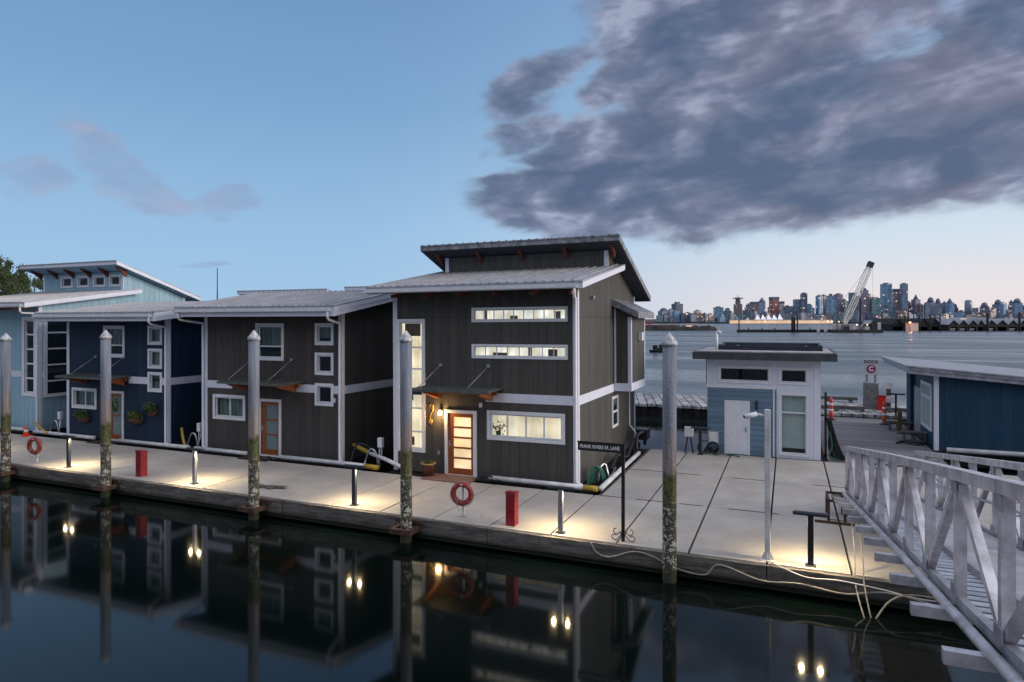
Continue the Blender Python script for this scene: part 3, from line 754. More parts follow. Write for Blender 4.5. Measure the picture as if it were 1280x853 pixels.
for x_, w_, z_, h_ in ((-8.9,.10,4.98,.30),(-8.0,.25,4.98,.12),(-6.5,.16,4.98,.24),(-8.6,.5,3.84,.10),(-7.4,.12,3.84,.26),(-6.75,.3,3.84,.22)): b.box(x_, x_+w_, 18.94, 18.96, z_, z_+h_)
build_split(b, 'shelf', mat('shadowed_furniture', (.30,.22,.15), .7), C)
canopy(C, -10.85, -8.15, 18.7, 2.86, 1.05, 3.52, (.17,.80))
b = MB().box(-9.9, -6.3, 17.95, 18.0, 5.80, 5.86)
rafters(C, [X0+.4+1.2*i for i in range(6)], 17.95, 18.65, 5.74, 5.84, M_rafter, .08, .1)
pl = MB(); pl.lathe((-10.33, 18.60, 1.90), [(.0,0),(.05,.01),(.065,.06),(.05,.14),(.02,.17)], 14)
lampo = pl.build('lamp_glass', M_porch, C)
b = MB().box(-10.37, -10.29, 18.62, 18.697, 2.08, 2.16); b.tube([(-10.33,18.66,2.12),(-10.33,18.60,2.12),(-10.33,18.60,2.06)], .015, 6); b.build('lamp_bracket', M_black, C)
point_lamp('porch_light', (-10.33, 18.47, 1.94), 40, (1,.58,.22), .06, parent=C)
b = MB()     # brass ornament by the porch lamp
b.tube([(-10.70+.10*math.sin(t*.9)*(1-t/9), 18.685, 2.24-.085*t) for t in range(0, 9)], .022, 6); b.torus((-10.69,18.685,2.18), .07, .018, 14, 6); b.torus((-10.72,18.685,1.68), .06, .016, 14, 6)
b.build('wall_ornament', M_brass, C)
MB().box(-10.46, -10.38, 18.66, 18.697, .62, .74).build('outlet_box', M_galv, C)
MB().box(-8.95, -8.87, 18.62, 18.697, 2.22, 2.36).build('door_sensor', M_white2, C)
# bay with its own lean-to roof on the right side
bx = -5.12; b = MB()
bay = [(X1-.02,23.1),(bx,23.1),(bx,25.5),(X1-.02,25.5)]
b.add([(x,y,z) for z in (2.45,5.30) for x, y in bay], [(0,1,5,4),(1,2,6,5),(2,3,7,6),(3,2,1,0)])
bo = b.build('bay', W_char, C); ORG[bo.name] = origin_of(C)
b = MB(); b.add([(X1-.02,22.85,5.72),(X1-.02,25.75,5.72),(-4.78,25.75,5.24),(-4.78,22.85,5.24),(X1-.02,22.85,5.48),(X1-.02,25.75,5.48),(-4.78,25.75,5.02),(-4.78,22.85,5.02)], [(0,1,2,3),(7,6,5,4),(0,3,7,4),(3,2,6,7),(2,1,5,6),(1,0,4,5)])
b.build('bay_roof', M_edge, bo)
b = MB(); b.box(bx-.1, bx+.022, 23.078, 23.098, 2.70, 5.06); b.box(bx+.002, bx+.024, 23.10, 23.2, 2.70, 5.06); b.box(bx+.002, bx+.024, 25.4, 25.52, 2.70, 5.06)
b.box(X1+.03, bx+.025, 23.073, 23.1, 2.42, 2.70); b.box(bx+.001, bx+.026, 23.1, 25.52, 2.42, 2.70); b.box(X1+.03, X1+.09, 23.075, 23.098, 2.7, 5.4)
build_split(b, 'bay_trim', M_white, bo)
side_window(C, X1+.004, 22.75, 23.6, 1.12, 2.24)
b = MB(); b.box(X1, X1+.12, 20.1, 20.25, 5.62, 5.72); b.box(X1, X1+.16, 21.2, 21.3, 6.32, 6.45); build_split(b, 'wall_vent', M_galv, C)
MB().box(bx+.02, bx+.16, 24.3, 24.6, 4.2, 4.5).build('wall_lamp', M_white2, bo)
MB().tube([(X1+.05,25.3,2.45),(X1+.06,25.3,.9),(X1+.35,25.25,.55)], .03, 8).build('drain_pipe', M_white2, C)
C.rotation_euler.y = R(-.35)

# --- brown-black house
X0, X1 = -20.68, -14.28
Bh = house(X0, X1, W_brown, 'floating_house', 'brown black floating house with orange door, right of the navy house', zE=5.46, ov=1.0, fz=.36,
    ridge=21.8, vx=(.42,.45), door_=dict(x=(-18.0,-16.95), z=2.09, g=M_frost, n=3, l='orange brown door with three frosted panes', side=.22),
    wins=[dict(x=(-20.26,-18.66), z=(1.22,2.16), v=(.5,), b=(M_curtain,.0)), dict(x=(-18.15,-16.83), z=(3.50,4.86), h=(.36,), b=(M_curtain,.36)),
          dict(x=(-15.42,-14.62), z=(4.09,4.87), b=(M_curtain,.3)), dict(x=(-15.42,-14.62), z=(3.04,3.83)), dict(x=(-15.42,-14.62), z=(1.96,2.75))],
    belt_gap=[(-19.3,-16.35), (-15.42,-14.62)], spoutL=True)
canopy(Bh, -18.95, -15.9, 18.7, 2.80, 1.05, 3.55, (.2,.80))
MB().box(-14.58, -14.52, 18.62, 18.697, 2.1, 2.25).build('door_sensor', M_white2, Bh)
# --- navy house
X0, X1 = -28.72, -22.70
Nv = house(X0, X1, W_navy, 'floating_house', 'navy blue floating house with hanging flower baskets and an orange door', zE=5.30, ov=1.0, fz=.36,
    ridge=22.3, vx=(.55,.5), door_=dict(x=(-26.25,-25.20), z=2.05, g=M_frost, n=2, l='orange door with a wreath on its glass', side=.22), sl=.12,
    wins=[dict(x=(-28.41,-26.86), z=(1.22,2.10), v=(.5,), b=(M_curtain,.0)), dict(x=(-26.43,-25.15), z=(3.44,4.76), h=(.36,), b=(M_curtain,.36)),
          dict(x=(-23.79,-22.99), z=(3.99,4.76), b=(M_blind,0,'blind')), dict(x=(-23.79,-22.99), z=(3.04,3.84), b=(M_blind,0,'blind')), dict(x=(-23.79,-22.99), z=(2.10,2.90), b=(M_curtain,0))],
    belt_gap=[(-27.9,-24.9), (-23.79,-22.99)])
canopy(Nv, -27.9, -24.75, 18.7, 2.72, 1.05, 3.45, (.3,.85))
random.seed(9)
b = MB()
for i in range(70):
    t = random.uniform(0, 6.283); q = random.uniform(.10, .2); x, z = -25.62+q*math.cos(t), 1.45+1.4*q*math.sin(t); s = .03
    b.add([(x-s,18.64-random.random()*.05,z-s),(x+s,18.65,z),(x,18.62,z+s*1.6)], [(0,1,2)])
b.build('wreath', M_leaf, Nv)
# --- pale blue house at the far left
X0, X1 = -37.2, -30.98
Pb = house(X0, X1, W_sky, 'floating_house', 'pale blue floating house with a row of small clerestory windows', zE=5.78, ov=.85, Yf=18.9, Yb=26.6, fz=.24, sl=.15,
    vx=(.6,.42), clere=dict(y=22.95, y0=22.2, z=7.95, s=.33, n=6, wins=[(-35.75,-34.85,6.72,7.32),(-34.45,-33.55,6.72,7.32),(-33.2,-32.3,6.72,7.32),(-32.0,-31.15,6.72,7.32)]),
    wins=[dict(x=(-32.14,-31.16), z=(1.55,5.15), h=(.2,.4,.6,.8), t=.15, s=.06)], belt_gap=[(-32.2,-31.1)], dk=19.1)
side_window(Pb, X1+.03, 19.08, 20.40, 1.50, 5.16, h=(.2,.4,.6,.8), trim=.15)
MB().box(-33.6, -33.4, 18.82, 18.898, 1.45, 1.7).build('wall_lamp', M_black, Pb)
rafters(Pb, [X0+.3+1.3*i for i in range(5)], 18.2, 18.85, 5.5, 5.58, M_wood, .1, .16)
door(Pb, -36.2, -34.9, 2.1, 18.9-.075, M_door, M_frost, 3, side=.2)
canopy(Pb, -36.9, -34.6, 18.9, 2.75, 1.0, 3.4, (.2,.8))

# --- second row of houses, behind the first
def back_house(X0, X1, Yf, wall, label, zU):
    par = thing('floating_house', ((X0+X1)/2, Yf, 0), label, 'houseboat')
    b = MB(); wall_holes(b, X0, X1, -.1, 5.7, Yf, []); side = [(Yf,-.1),(Yf+8,-.1),(Yf+8,5.3),(Yf+3.4,zU-.3),(Yf+3.4,6.1),(Yf,5.7)]
    for X in (X0, X1): b.add([(X,y,z) for y, z in side], [tuple(range(6))])
    b.add([(X0,Yf+8,-.1),(X1,Yf+8,-.1),(X1,Yf+8,5.3),(X0,Yf+8,5.3)], [(0,1,2,3)]); b.add([(X0,Yf+3.4,6.0),(X1,Yf+3.4,6.0),(X1,Yf+3.4,zU-.25),(X0,Yf+3.4,zU-.25)], [(0,1,2,3)])
    b.build('wall', wall, par)
    MB().box(X0-.1, X1+.1, Yf-.2, Yf+8.3, -.6, -.08).build('float_hull', M_under, par)
    roof(par, X0-.4, X1+.4, Yf-.9, 5.75, Yf+4, 6.4, .25, .25)
    roof(par, X0-.4, X1+.4, Yf+2.8, zU, Yf+8.6, zU-1.2, .22, .22)
    for x in (X0+1, X0+4.2): window(par, x, x+1.4, 3.5, 4.8, Yf-.08, h=(.4,), b=None) if False else None
    for x in (X0+1, X0+4.2):
        w = MB(); w.box(x, x+1.3, Yf-.03, Yf+.0, 3.4, 4.7); wo = w.build('window', M_white2, par); ORG[wo.name] = origin_of(par)
        MB().box(x+.1, x+1.2, Yf-.045, Yf-.031, 3.5, 4.6).build('pane', mat('dark_pane', (.015,.025,.03), .05, spec=.8), wo)
    return par
back_house(-32.3, -26.0, 29.3, W_sky, 'house behind, its dark upper roof showing above the brown black house', 6.92)
back_house(-23.9, -17.6, 29.3, W_brown, 'house behind, a sliver of roof showing left of the largest house', 7.0)
b = MB(); b.tube([(-31.0,28.9,5.5),(-31.0,28.9,8.1)], [.04,.02], 6); x, y = -31, 28.9
tag(b.build('antenna_mast', M_dark, origin=(-31,28.9,5.5)), 'thin dark mast rising above the roofs left of the brown house', 'mast')

# ------------------------------------------------------------------ ticket-booth-like dock office
def office():
    X0, X1, Yf, Yb, zt = -2.80, 1.07, 25.62, 29.2, 3.52
    par = thing('dock_office', (-.9, Yf, 0), 'small blue grey dock office with white trim and flat dark roof', 'dock office')
    b = MB()
    wins = [(-2.42,-.57,2.66,3.29), (-.31,.68,2.66,3.27), (-.31,.68,.10,2.35)]
    holes = [(w[0]+.07, w[1]-.07, w[2]+.07, w[3]-.07) for w in wins]
    wall_holes(b, X0, -.38, 0, 2.50, Yf, []); b.build('lap_siding_wall', W_lap, par)
    b = MB(); wall_holes(b, X0, -.38, 2.50, zt, Yf-.003, [holes[0]]); wall_holes(b, -.38, X1, 0, zt, Yf-.003, holes[1:])
    b.build('white_panel_wall', M_white, par)
    b = MB()
    for X in (X0, X1): b.add([(X,Yf,0),(X,Yb,0),(X,Yb,zt),(X,Yf,zt)], [(0,1,2,3)])
    b.add([(X0,Yb,0),(X1,Yb,0),(X1,Yb,zt),(X0,Yb,zt)], [(0,1,2,3)]); b.build('side_wall', siding('white_siding', (.5,.52,.58)), par)
    b = MB()
    for x in (X0-.02, -2.52, -.50, .74, X1-.20): b.box(x, x+.05, Yf-.02, Yf-.0045, 2.52 if x < -.6 else .02, zt-.01)
    b.box(X0-.02, -.40, Yf-.03, Yf-.0045, 2.46, 2.55)
    build_split(b, 'trim_board', M_white2, par)
    for i, w_ in enumerate(wins):
        window(par, *w_, Yf-.003, h=(.70,) if i == 2 else (), trim=.07, sash=.04, back=(M_shade, .10, 'roller_shade') if i == 2 else None, backd=.16)
    MB().box(X0+.1, X1-.1, Yf+1.8, Yf+1.9, .05, zt-.05).build('room_partition', M_dim, par)
    b = MB(); b.box(-2.18, -2.12, Yf-.02, Yf+.0, 0, 2.0); b.box(-1.35, -1.29, Yf-.02, Yf+.0, 0, 2.0); b.box(-2.12, -1.35, Yf-.02, Yf+.0, 1.95, 2.0); build_split(b, 'door_frame', M_white2, par)
    dd = MB().box(-2.115, -1.355, Yf-.012, Yf+.01, .02, 1.945).build('door', M_white2, par); dd['label'] = 'plain white door'; ORG[dd.name] = origin_of(par)
    b = MB(); b.box(-1.45, -1.40, Yf-.03, Yf-.012, .85, 1.06); b.tube([(-1.425,Yf-.03,.98),(-1.425,Yf-.08,.98),(-1.53,Yf-.08,.98)], .012, 6); b.build('handle', M_steel, dd)
    MB().box(-1.10, -1.02, Yf-.10, Yf-.003, 1.70, 2.03).build('wall_lamp', M_dark, par)
    b = MB(); b.poly_x(X0-.48, X1+.5, [(Yf-.5,3.53),(Yb+.3,3.53),(Yb+.3,3.83),(Yf-.5,3.80)])
    r = b.build('roof', mat('dark_fascia', (.05,.065,.075), .6, noise=(4,.6)), par); ORG[r.name] = origin_of(par)
    MB().box(X0-.35, X1+.38, Yf-.38, Yb+.2, 3.80, 3.835).build('roof_membrane', mat('pale_membrane', (.42,.40,.42), .7, noise=(2,.6)), r)
    b = MB(); b.box(X0+.3, X1+.1, Yf+.9, Yf+1.0, 3.83, 4.0); b.box(X0+.3, X1+.1, Yb-.4, Yb-.3, 3.83, 4.06); b.box(X0+.3, X0+.4, Yf+1.0, Yb-.4, 3.83, 4.03); b.box(X1, X1+.1, Yf+1.0, Yb-.4, 3.83, 4.03)
    b.box(X0+.9, X0+.96, Yf+1.0, Yb-.4, 3.86, 3.98); b.box(X1-.45, X1-.39, Yf+1.0, Yb-.4, 3.86, 3.98)
    b.build('skylight_curb', M_dark, r)
    MB().box(X0+.42, X1-.02, Yf+1.02, Yb-.42, 3.86, 3.90).build('skylight_panel', mat('skylight_panel', (.5,.52,.58), .3), r)
    b = MB(); b.tube([(X0+.27,26.4,3.8),(X0+.27,26.4,4.52)], .045, 8); b.tube([(X0+.27,26.4,4.46),(X0+.33,26.4,4.55),(X0+.42,26.4,4.50)], .045, 8); b.build('vent_pipe', M_white2, r)
    MB().tube([(X0-.06,Yf+.4,3.5),(X0-.06,Yf+.4,2.55)], .035, 6).build('downspout', M_dark, par)
    MB().box(X0-.2, X1+.2, Yf+.01, Yb+.6, -.5, -.03).build('float_hull', M_under, par)
office()

# ------------------------------------------------------------------ deep blue shed on the right
def shed():
    X0, X1, Yf, Yb = 5.19, 12.5, 29.43, 36.0
    par = thing('boat_shed', (X0, Yf, 0), 'deep blue shed with grey sloping roof beyond the gangway', 'shed')
    ft = lambda x: 2.86-.085*(x-X0)
    b = MB(); b.add([(X0,Yf,0),(X1,Yf,0),(X1,Yf,ft(X1)),(X0,Yf,ft(X0))], [(0,1,2,3)])
    b.add([(X0,Yf,0),(X0,Yb,0),(X0,Yb,ft(X0)),(X0,Yf,ft(X0))], [(0,1,2,3)]); b.add([(X1,Yf,0),(X1,Yb,0),(X1,Yb,ft(X1)),(X1,Yf,ft(X1))], [(0,1,2,3)])
    b.add([(X0,Yb,0),(X1,Yb,0),(X1,Yb,ft(X1)),(X0,Yb,ft(X0))], [(0,1,2,3)])
    b.build('wall', W_deep, par)
    b = MB(); b.box(X0-.03, X0+.12, Yf-.03, Yf+.0, 0, 2.85); b.box(X0-.03, X0-.001, Yf+.0, Yf+.13, 0, 2.85); build_split(b, 'corner_trim', M_white, par)
    b = MB(); e = .55
    def slabx(z0, th, x0, x1, y0, y1):
        za, zb = ft(x0)+z0, ft(x1)+z0
        b.add([(x0,y0,za),(x1,y0,zb),(x1,y1,zb),(x0,y1,za),(x0,y0,za+th),(x1,y0,zb+th),(x1,y1,zb+th),(x0,y1,za+th)], [(0,3,2,1),(4,5,6,7),(0,1,5,4),(1,2,6,5),(2,3,7,6),(3,0,4,7)])
    slabx(.0, .14, X0-.9, X1+.5, Yf-.40, Yb+.5); slabx(.15, .10, X0-.98, X1+.5, Yf-.47, Yb+.5); slabx(.26, .05, X0-1.05, X1+.5, Yf-.54, Yb+.5)
    b.build('roof', M_alu2, par)
    # left side: window, lighter door, blue posts
    b = MB(); y0, y1, z0, z1 = 30.0, 32.1, .62, 2.48; t = .12; x = X0
    for q in ((y0,y1,z0,z0+t),(y0,y1,z1-t,z1),(y0,y0+t,z0+t,z1-t),(y1-t,y1,z0+t,z1-t)): b.box(x-.05, x+.01, *q)
    b.box(x-.045, x+.01, y0+t, y1-t, 1.85, 1.95)
    w = b.build('window', M_white2, par); ORG[w.name] = origin_of(par)
    MB().box(x-.02, x+.01, y0+t, y1-t, z0+t, z1-t).build('pane', M_blind, w)
    dd = MB().box(x-.03, x+.01, 32.4, 33.8, .05, 2.1).build('door', mat('pale_grey_door', (.32,.33,.38), .5, noise=(3,.8)), par); dd['label'] = 'pale grey door'
    MB().box(x-.16, x-.02, 33.9, 34.1, .05, 2.6).build('post', W_deep, par)
    MB().box(X0-.3, X1, Yf-.3, Yb+.4, -.5, -.02).build('float_hull', M_under, par)
    MB().tube([(X0+.3,Yf-.45,.12),(X1,Yf-.45,.12)], .09, 10).build('fender_pipe', M_pvc, par)
shed()

# ------------------------------------------------------------------ timber pier behind the office
b = MB(); b.box(1.3, 5.05, 25.75, 37.6, -.12, .03); struct('timber_pier', b, M_plank)
b = MB(); b.box(1.25, 5.1, 25.8, 37.6, -.8, -.125); b.box(1.2, 1.29, 26.4, 37.6, -.2, .09); struct('pier_beams', b, M_timber)
b = MB(); b.box(-14, 9, 37.8, 43.4, .05, .20); struct('wharf', b, M_plank2)
b = MB(); b.box(-14, 9, 37.9, 43.3, -.9, .045)
for i in range(24): x = -13.5+i*.98; b.box(x-.15, x+.15, 37.72, 37.9, -.9, .04)
struct('wharf_beams', b, mat('tarred_timber', (.012,.012,.015), .9, noise=(3,.6)))
for x0, x1, y, z, lb in ((-.5,3.75,43.2,.34,'long weathered bull rail timber on the wharf, left of the dock sign'), (-.3,3.7,38.9,.30,'lower squared timber lying on wharf behind the orange channelizers'), (4.6,8.6,39.2,.28,'squared timber on wharf edge right of the red box')):
    b = MB(); b.box(x0, x1, y-.12, y+.12, z-.02, z+.16)
    x = x0+.3
    while x < x1: b.box(x-.1, x+.1, y-.11, y+.11, z-.16, z-.02); x += 1.2
    tag(b.build('bull_rail', M_timber, origin=(x0,y,.2)), lb, 'timber rail')

# ------------------------------------------------------------------ steel piles
def pile(x, y, top, label, r=.145, bracket=True, name='mooring_pile'):
    par = thing(name, (x, y, WZ), label, 'pile', 'steel mooring piles along the dock edge')
    b = MB(); b.lathe((x,y,0), [(r, -3.5)]+[(r, -3.5+(top+3.5)*i/6) for i in range(1, 7)], 28); b.build('shaft', M_pile, par)
    b = MB(); b.lathe((x,y,top), [(r*1.16,-.03),(r*1.16,.035),(r*.25,.21),(.005,.245)], 24); b.build('cap', mat('white_cap_paint', (.55,.57,.62), .45, noise=(12,.45)), par)
    return par
def guide(x, y, label, r=.145):
    w = r+.07; b = MB(); z0, z1 = -.30, -.17
    b.box(x-w-.08, x+w+.08, y-w-.09, y-w, z0, z1); b.box(x-w-.07, x-w+.02, y-w+.001, 14.30, z0+.005, z1-.005); b.box(x+w-.02, x+w+.07, y-w+.001, 14.30, z0+.005, z1-.005)
    b.box(x-w-.2, x+w+.2, 14.13, 14.198, -.12, -.04)
    tag(b.build('pile_guide', M_rust, origin=(x,14.2,-.2)), label, 'pile guide', 'rusty pile guides on the dock edge')
for x, y, top, lb in ((-24.72,14.0,4.30,'mooring pile at the far left, in front of pale blue house'), (-19.66,13.98,4.42,'mooring pile standing in front of navy house door'), (-13.64,13.98,4.44,'mooring pile in front of the brown black house door'),
                      (-8.74,14.0,4.45,'mooring pile in front of the lit tall window'), (-2.30,14.02,4.44,'thickest looking mooring pile, right of the black street sign')):
    pile(x, y, top, lb)
for x, lb in ((-24.72,'rusty guide around the far left pile'), (-19.66,'rusty guide around pile by navy house'), (-13.64,'rusty guide around pile by brown black house'), (-8.74,'rusty guide around pile by the lit tall window')):
    guide(x, 14.0, lb)

# ------------------------------------------------------------------ T-headed bollard lamps
def bollard(x, y, label, m, h=1.04, energy=135):
    par = thing('dock_lamp', (x, y, 0), label, 'dock lamp', 'low T shaped lamps along the walkway')
    b = MB(); b.box(x-.055, x+.055, y-.045, y+.045, .02, h); b.build('post', m, par, bevel=.006)
    MB().box(x-.10, x+.10, y-.09, y+.09, .0, .02).build('base_plate', M_dark, par)
    b = MB(); b.hexa([(x-.34,y-.05,h+.005),(x+.34,y-.05,h+.005),(x+.34,y+.05,h+.005),(x-.34,y+.05,h+.005),(x-.30,y-.035,h+.035),(x+.30,y-.035,h+.035),(x+.30,y+.035,h+.035),(x-.30,y+.035,h+.035)])
    [b.box(x-.33, x+.33, y+s_*.052-.004, y+s_*.052+.004, h-.03, h+.010) for s_ in (-1, 1)]
    hd = b.build('lamp_head', M_dark, par); ORG[hd.name] = origin_of(par)
    for s in (-1, 1):
        q = MB(); q.lathe((x+s*.17,y,h-.022), [(.012,0),(.03,.006),(.032,.024)], 12); q.build('lamp', M_bulb, hd)
        if energy: point_lamp('lamp_light', (x+s*.17, y, h-.05), energy, (1,.74,.38), .03, spot=164, parent=par)
    return par
for x, y, lb, m in ((-22.4,14.62,'dark dock lamp post in front of gap between pale blue and navy houses', M_dark), (-16.6,14.62,'bright steel dock lamp post right of the left red post', M_steel),
                    (-10.7,14.55,'dark dock lamp post left of the life ring pile', M_dark), (-4.88,14.52,'bright steel dock lamp post right of the larger red post', M_steel),
                    (.42,14.50,'black dock lamp post between the camera post and the gangway', M_black), (-28.4,14.62,'dock lamp just outside the left edge, only its glow seen', M_dark)):
    bollard(x, y, lb, m)
bollard(-3.0, 25.1, 'dark dock lamp standing beside the blue grey office', M_black, .98, 0)

# ------------------------------------------------------------------ things along the walkway edge
def red_post(x, y, lb):
    par = thing('red_post', (x, y, 0), lb, 'red post', 'red square posts on walkway edge')
    b = MB(); b.box(x-.12, x+.12, y-.12, y+.12, 0, .76); b.build('body', M_red, par, bevel=.008)
    b = MB(); b.hexa([(x-.13,y-.13,.762),(x+.13,y-.13,.762),(x+.13,y+.13,.762),(x-.13,y+.13,.762),(x-.12,y-.12,.83),(x+.12,y-.12,.83),(x+.12,y+.12,.80),(x-.12,y+.12,.80)]); b.build('cap', M_red, par)
    MB().box(x-.05, x+.05, y-.128, y-.121, .30, .42).build('latch', mat('dark_red', (.16,.01,.01), .5), par)
red_post(-6.15, 14.62, 'red metal post between life ring and bright steel lamp')
red_post(-19.0, 14.70, 'red metal post in front of the navy house')

def life_ring(x, y, lb, rz):
    par = thing('life_ring_stand', (x, y, 0), lb, 'life ring', 'life rings on stands')
    b = MB(); b.torus((x,y-.09,.60), .235, .068, 32, 12); r = b.build('ring', M_ring, par); ORG[r.name] = origin_of(par)
    for a in (45, 135, 225, 315):
        q = MB(); q.torus((x,y-.09,.60), .235, .0715, 4, 12, R(a-7), R(a+7)); q.build('band', mat('dull_band', (.24,.08,.07), .6), r)
    q = MB(); q.tube([(x+.31*math.cos(R(a)), y-.09-.02*math.sin(R(a*4)), .60+.31*math.sin(R(a))-.02*abs(math.sin(R(a*2)))) for a in range(0, 361, 15)], .008, 6, cap=False); q.build('grab_rope', M_rope, r)
    b = MB(); b.box(x-.03, x+.03, y-.02, y+.02, 0, .88); b.box(x-.03, x+.03, y-.18, y-.02, .82, .85); b.build('stand_post', M_pvc, par)
    MB().box(x-.08, x+.08, y-.06, y+.06, 0, .015).build('base_plate', M_galv, par)
    q = MB(); q.tube([(x-.05,y-.17,.55),(x-.12,y-.2,.35),(x-.05,y-.16,.18),(x+.06,y-.12,.30),(x+.03,y-.17,.5)], .008, 6); q.build('line', M_rope, par)
    par.rotation_euler.z = rz
life_ring(-7.55, 14.78, 'red life ring on short stand, nearer, by the lit house', R(8))
life_ring(-24.2, 14.7, 'dark red life ring beside the far left pile', R(10))

def street_sign(x, y):
    par = thing('street_sign', (x, y, 0), 'black street name sign on slim post with scrolled ironwork foot', 'street sign')
    b = MB(); b.box(x-.035, x+.035, y-.035, y+.035, 0, 2.18); b.build('post', M_black, par)
    p = MB().box(x-1.04, x+.0, y-.058, y-.038, 1.975, 2.165).build('name_plate', M_black, par); ORG[p.name] = origin_of(par)
    MB().box(x-1.06, x+.035, y-.062, y-.034, 2.165, 2.185).build('plate_rail', M_black, par)
    text_mesh('FRANK RIVERS SR. LANE', .115, mat('sign_white', (.75,.75,.75), .5), p, (x-.53, y-.0595, 2.068), (R(90), 0, 0), width=.92, extr=.001, bold=.0015)
    def scroll(cx, cz, s, k, name, r=.008):
        q = MB(); P = [(cx+s*(.045+.018*t)*math.cos(t*1.2+k)*.9, y, cz+(.02+.013*t)*math.sin(t*1.2+k)) for t in [i*.35 for i in range(16)]]; q.tube(P, r, 6); q.build(name, M_black, par)
    for s in (-1, 1):
        q = MB(); P = [(x+s*.035,y,.10)]
        P += [(x+s*(.16-.09*math.cos(t)*math.exp(-t*.12)), y, .22-.09*math.sin(t)*math.exp(-t*.12)) for t in [i*.4 for i in range(13)]]
        q.tube(P, .009, 6); q.build('scroll', M_black, par)
        q = MB(); P = [(x+s*.035,y,.14)]+[(x+s*(.19+.10*math.cos(-1.9+t)*math.exp(-t*.15)), y, .085+.075*math.sin(-1.9+t)*math.exp(-t*.15)) for t in [i*.4 for i in range(12)]]
        q.tube(P, .009, 6); q.build('scroll', M_black, par)
    q = MB(); q.tube([(x-.035,y,1.72),(x-.14,y,1.80),(x-.26,y,1.86),(x-.36,y,1.96)], .009, 6); q.tube([(x-.14,y,1.80),(x-.2,y,1.74),(x-.27,y,1.77),(x-.26,y,1.84),(x-.2,y,1.85)], .007, 6); q.build('plate_bracket', M_black, par)
street_sign(-3.40, 14.50)

def camera_post(x, y):
    par = thing('camera_post', (x, y, 0), 'tall slim white post carrying a small security camera', 'camera post')
    MB().box(x-.055, x+.055, y-.055, y+.055, .015, 3.10).build('post', M_pvc, par, bevel=.006)
    b = MB(); b.box(x-.13, x+.13, y-.13, y+.13, 0, .015)
    for dx, dy in ((1,0),(-1,0),(0,1),(0,-1)):
        b.add([(x+dx*.055+dy*.005,y+dy*.055+dx*.005,.015),(x+dx*.13+dy*.005,y+dy*.13+dx*.005,.015),(x+dx*.055+dy*.005,y+dy*.055+dx*.005,.17),(x+dx*.055-dy*.005,y+dy*.055-dx*.005,.015),(x+dx*.13-dy*.005,y+dy*.13-dx*.005,.015),(x+dx*.055-dy*.005,y+dy*.055-dx*.005,.17)],[(0,1,2),(3,5,4),(0,3,4,1),(1,4,5,2),(2,5,3,0)])
    b.build('base_flange', M_pvc, par)
    b = MB(); b.tube([(x-.055,y-.01,2.96),(x-.16,y-.03,2.99),(x-.22,y-.04,2.98)], .028, 8); b.build('arm', M_pvc, par)
    b = MB(); b.tube([(x-.20,y-.03,3.0),(x-.44,y-.10,2.94)], .05, 12); cb = b.build('camera_body', M_white2, par); ORG[cb.name] = origin_of(par)
    b = MB(); b.tube([(x-.441,y-.10,2.94),(x-.462,y-.107,2.934)], .034, 12); b.build('lens', M_black, cb)
camera_post(-.39, 14.52)

def curve_pts(P, n=8):
    """Catmull-Rom through the points"""
    P = [Vector(p) for p in P]; out = []
    for i in range(len(P)-1):
        a, b_, c, d_ = P[max(i-1,0)], P[i], P[i+1], P[min(i+2,len(P)-1)]
        for k in range(n):
            t = k/n; out.append(.5*((2*b_)+(c-a)*t+(2*a-5*b_+4*c-d_)*t*t+(3*b_-a-3*c+d_)*t*t*t))
    return out+[P[-1]]
def hose(P, r, m, lb, cat='hose', name='hose', group=None):
    b = MB(); b.tube(curve_pts(P), r, 8); return tag(b.build(name, m, origin=P[0]), lb, cat, group)
hose([(-4.05,14.17,-.02),(-3.9,14.12,-.2),(-3.6,14.13,-.26),(-3.1,14.14,-.08),(-2.7,14.14,-.12),(-2.2,14.13,-.30),(-1.6,14.12,-.35),(-1.3,14.12,-.10),(-.5,14.12,-.30),(.2,14.12,-.26),(1.0,14.12,-.33),(1.7,14.12,-.2),(2.6,14.12,-.32)], .018, M_rope, 'long pale water line drooping along the dock face near gangway')
hose([(-.32,14.32,.02),(-.05,14.17,-.02),(.35,14.14,-.12),(.9,14.15,-.10),(1.6,14.14,-.15),(2.3,14.15,-.24),(3.1,14.15,-.2)], .014, M_pvc, 'thin white cable from camera post foot along dock edge')
hose([(1.20,15.2,.92),(1.22,14.6,.3),(1.20,14.2,-.15),(1.28,13.7,-.5),(1.35,13.6,-.7)], .014, M_rope, 'left pale rope hanging from gangway into water', 'rope', 'hanging_rope')
hose([(1.30,14.9,.95),(1.34,14.4,.3),(1.34,14.1,-.1),(1.40,13.75,-.5),(1.45,13.7,-.7)], .014, M_rope, 'right pale rope hanging from gangway into water', 'rope', 'hanging_rope')
hose([(1.45,13.7,-.62),(1.75,13.9,-.25),(2.2,14.1,-.16),(3.2,14.1,-.22)], .016, M_rope, 'pale rope arching from water to the dock under gangway', 'rope', 'mooring_rope')
for i, (P, lb) in enumerate((([(-15.0,15.25,.03),(-13.95,15.0,.03)],'grey board on walkway by pile, longer'), ([(-14.75,15.0,.03),(-13.6,15.2,.05)],'grey board crossing the longer board by the pile'))):
    b = MB(); b.bar(P[0], P[1], .14, .045); tag(b.build('board', M_timber, origin=P[0]), lb, 'board')

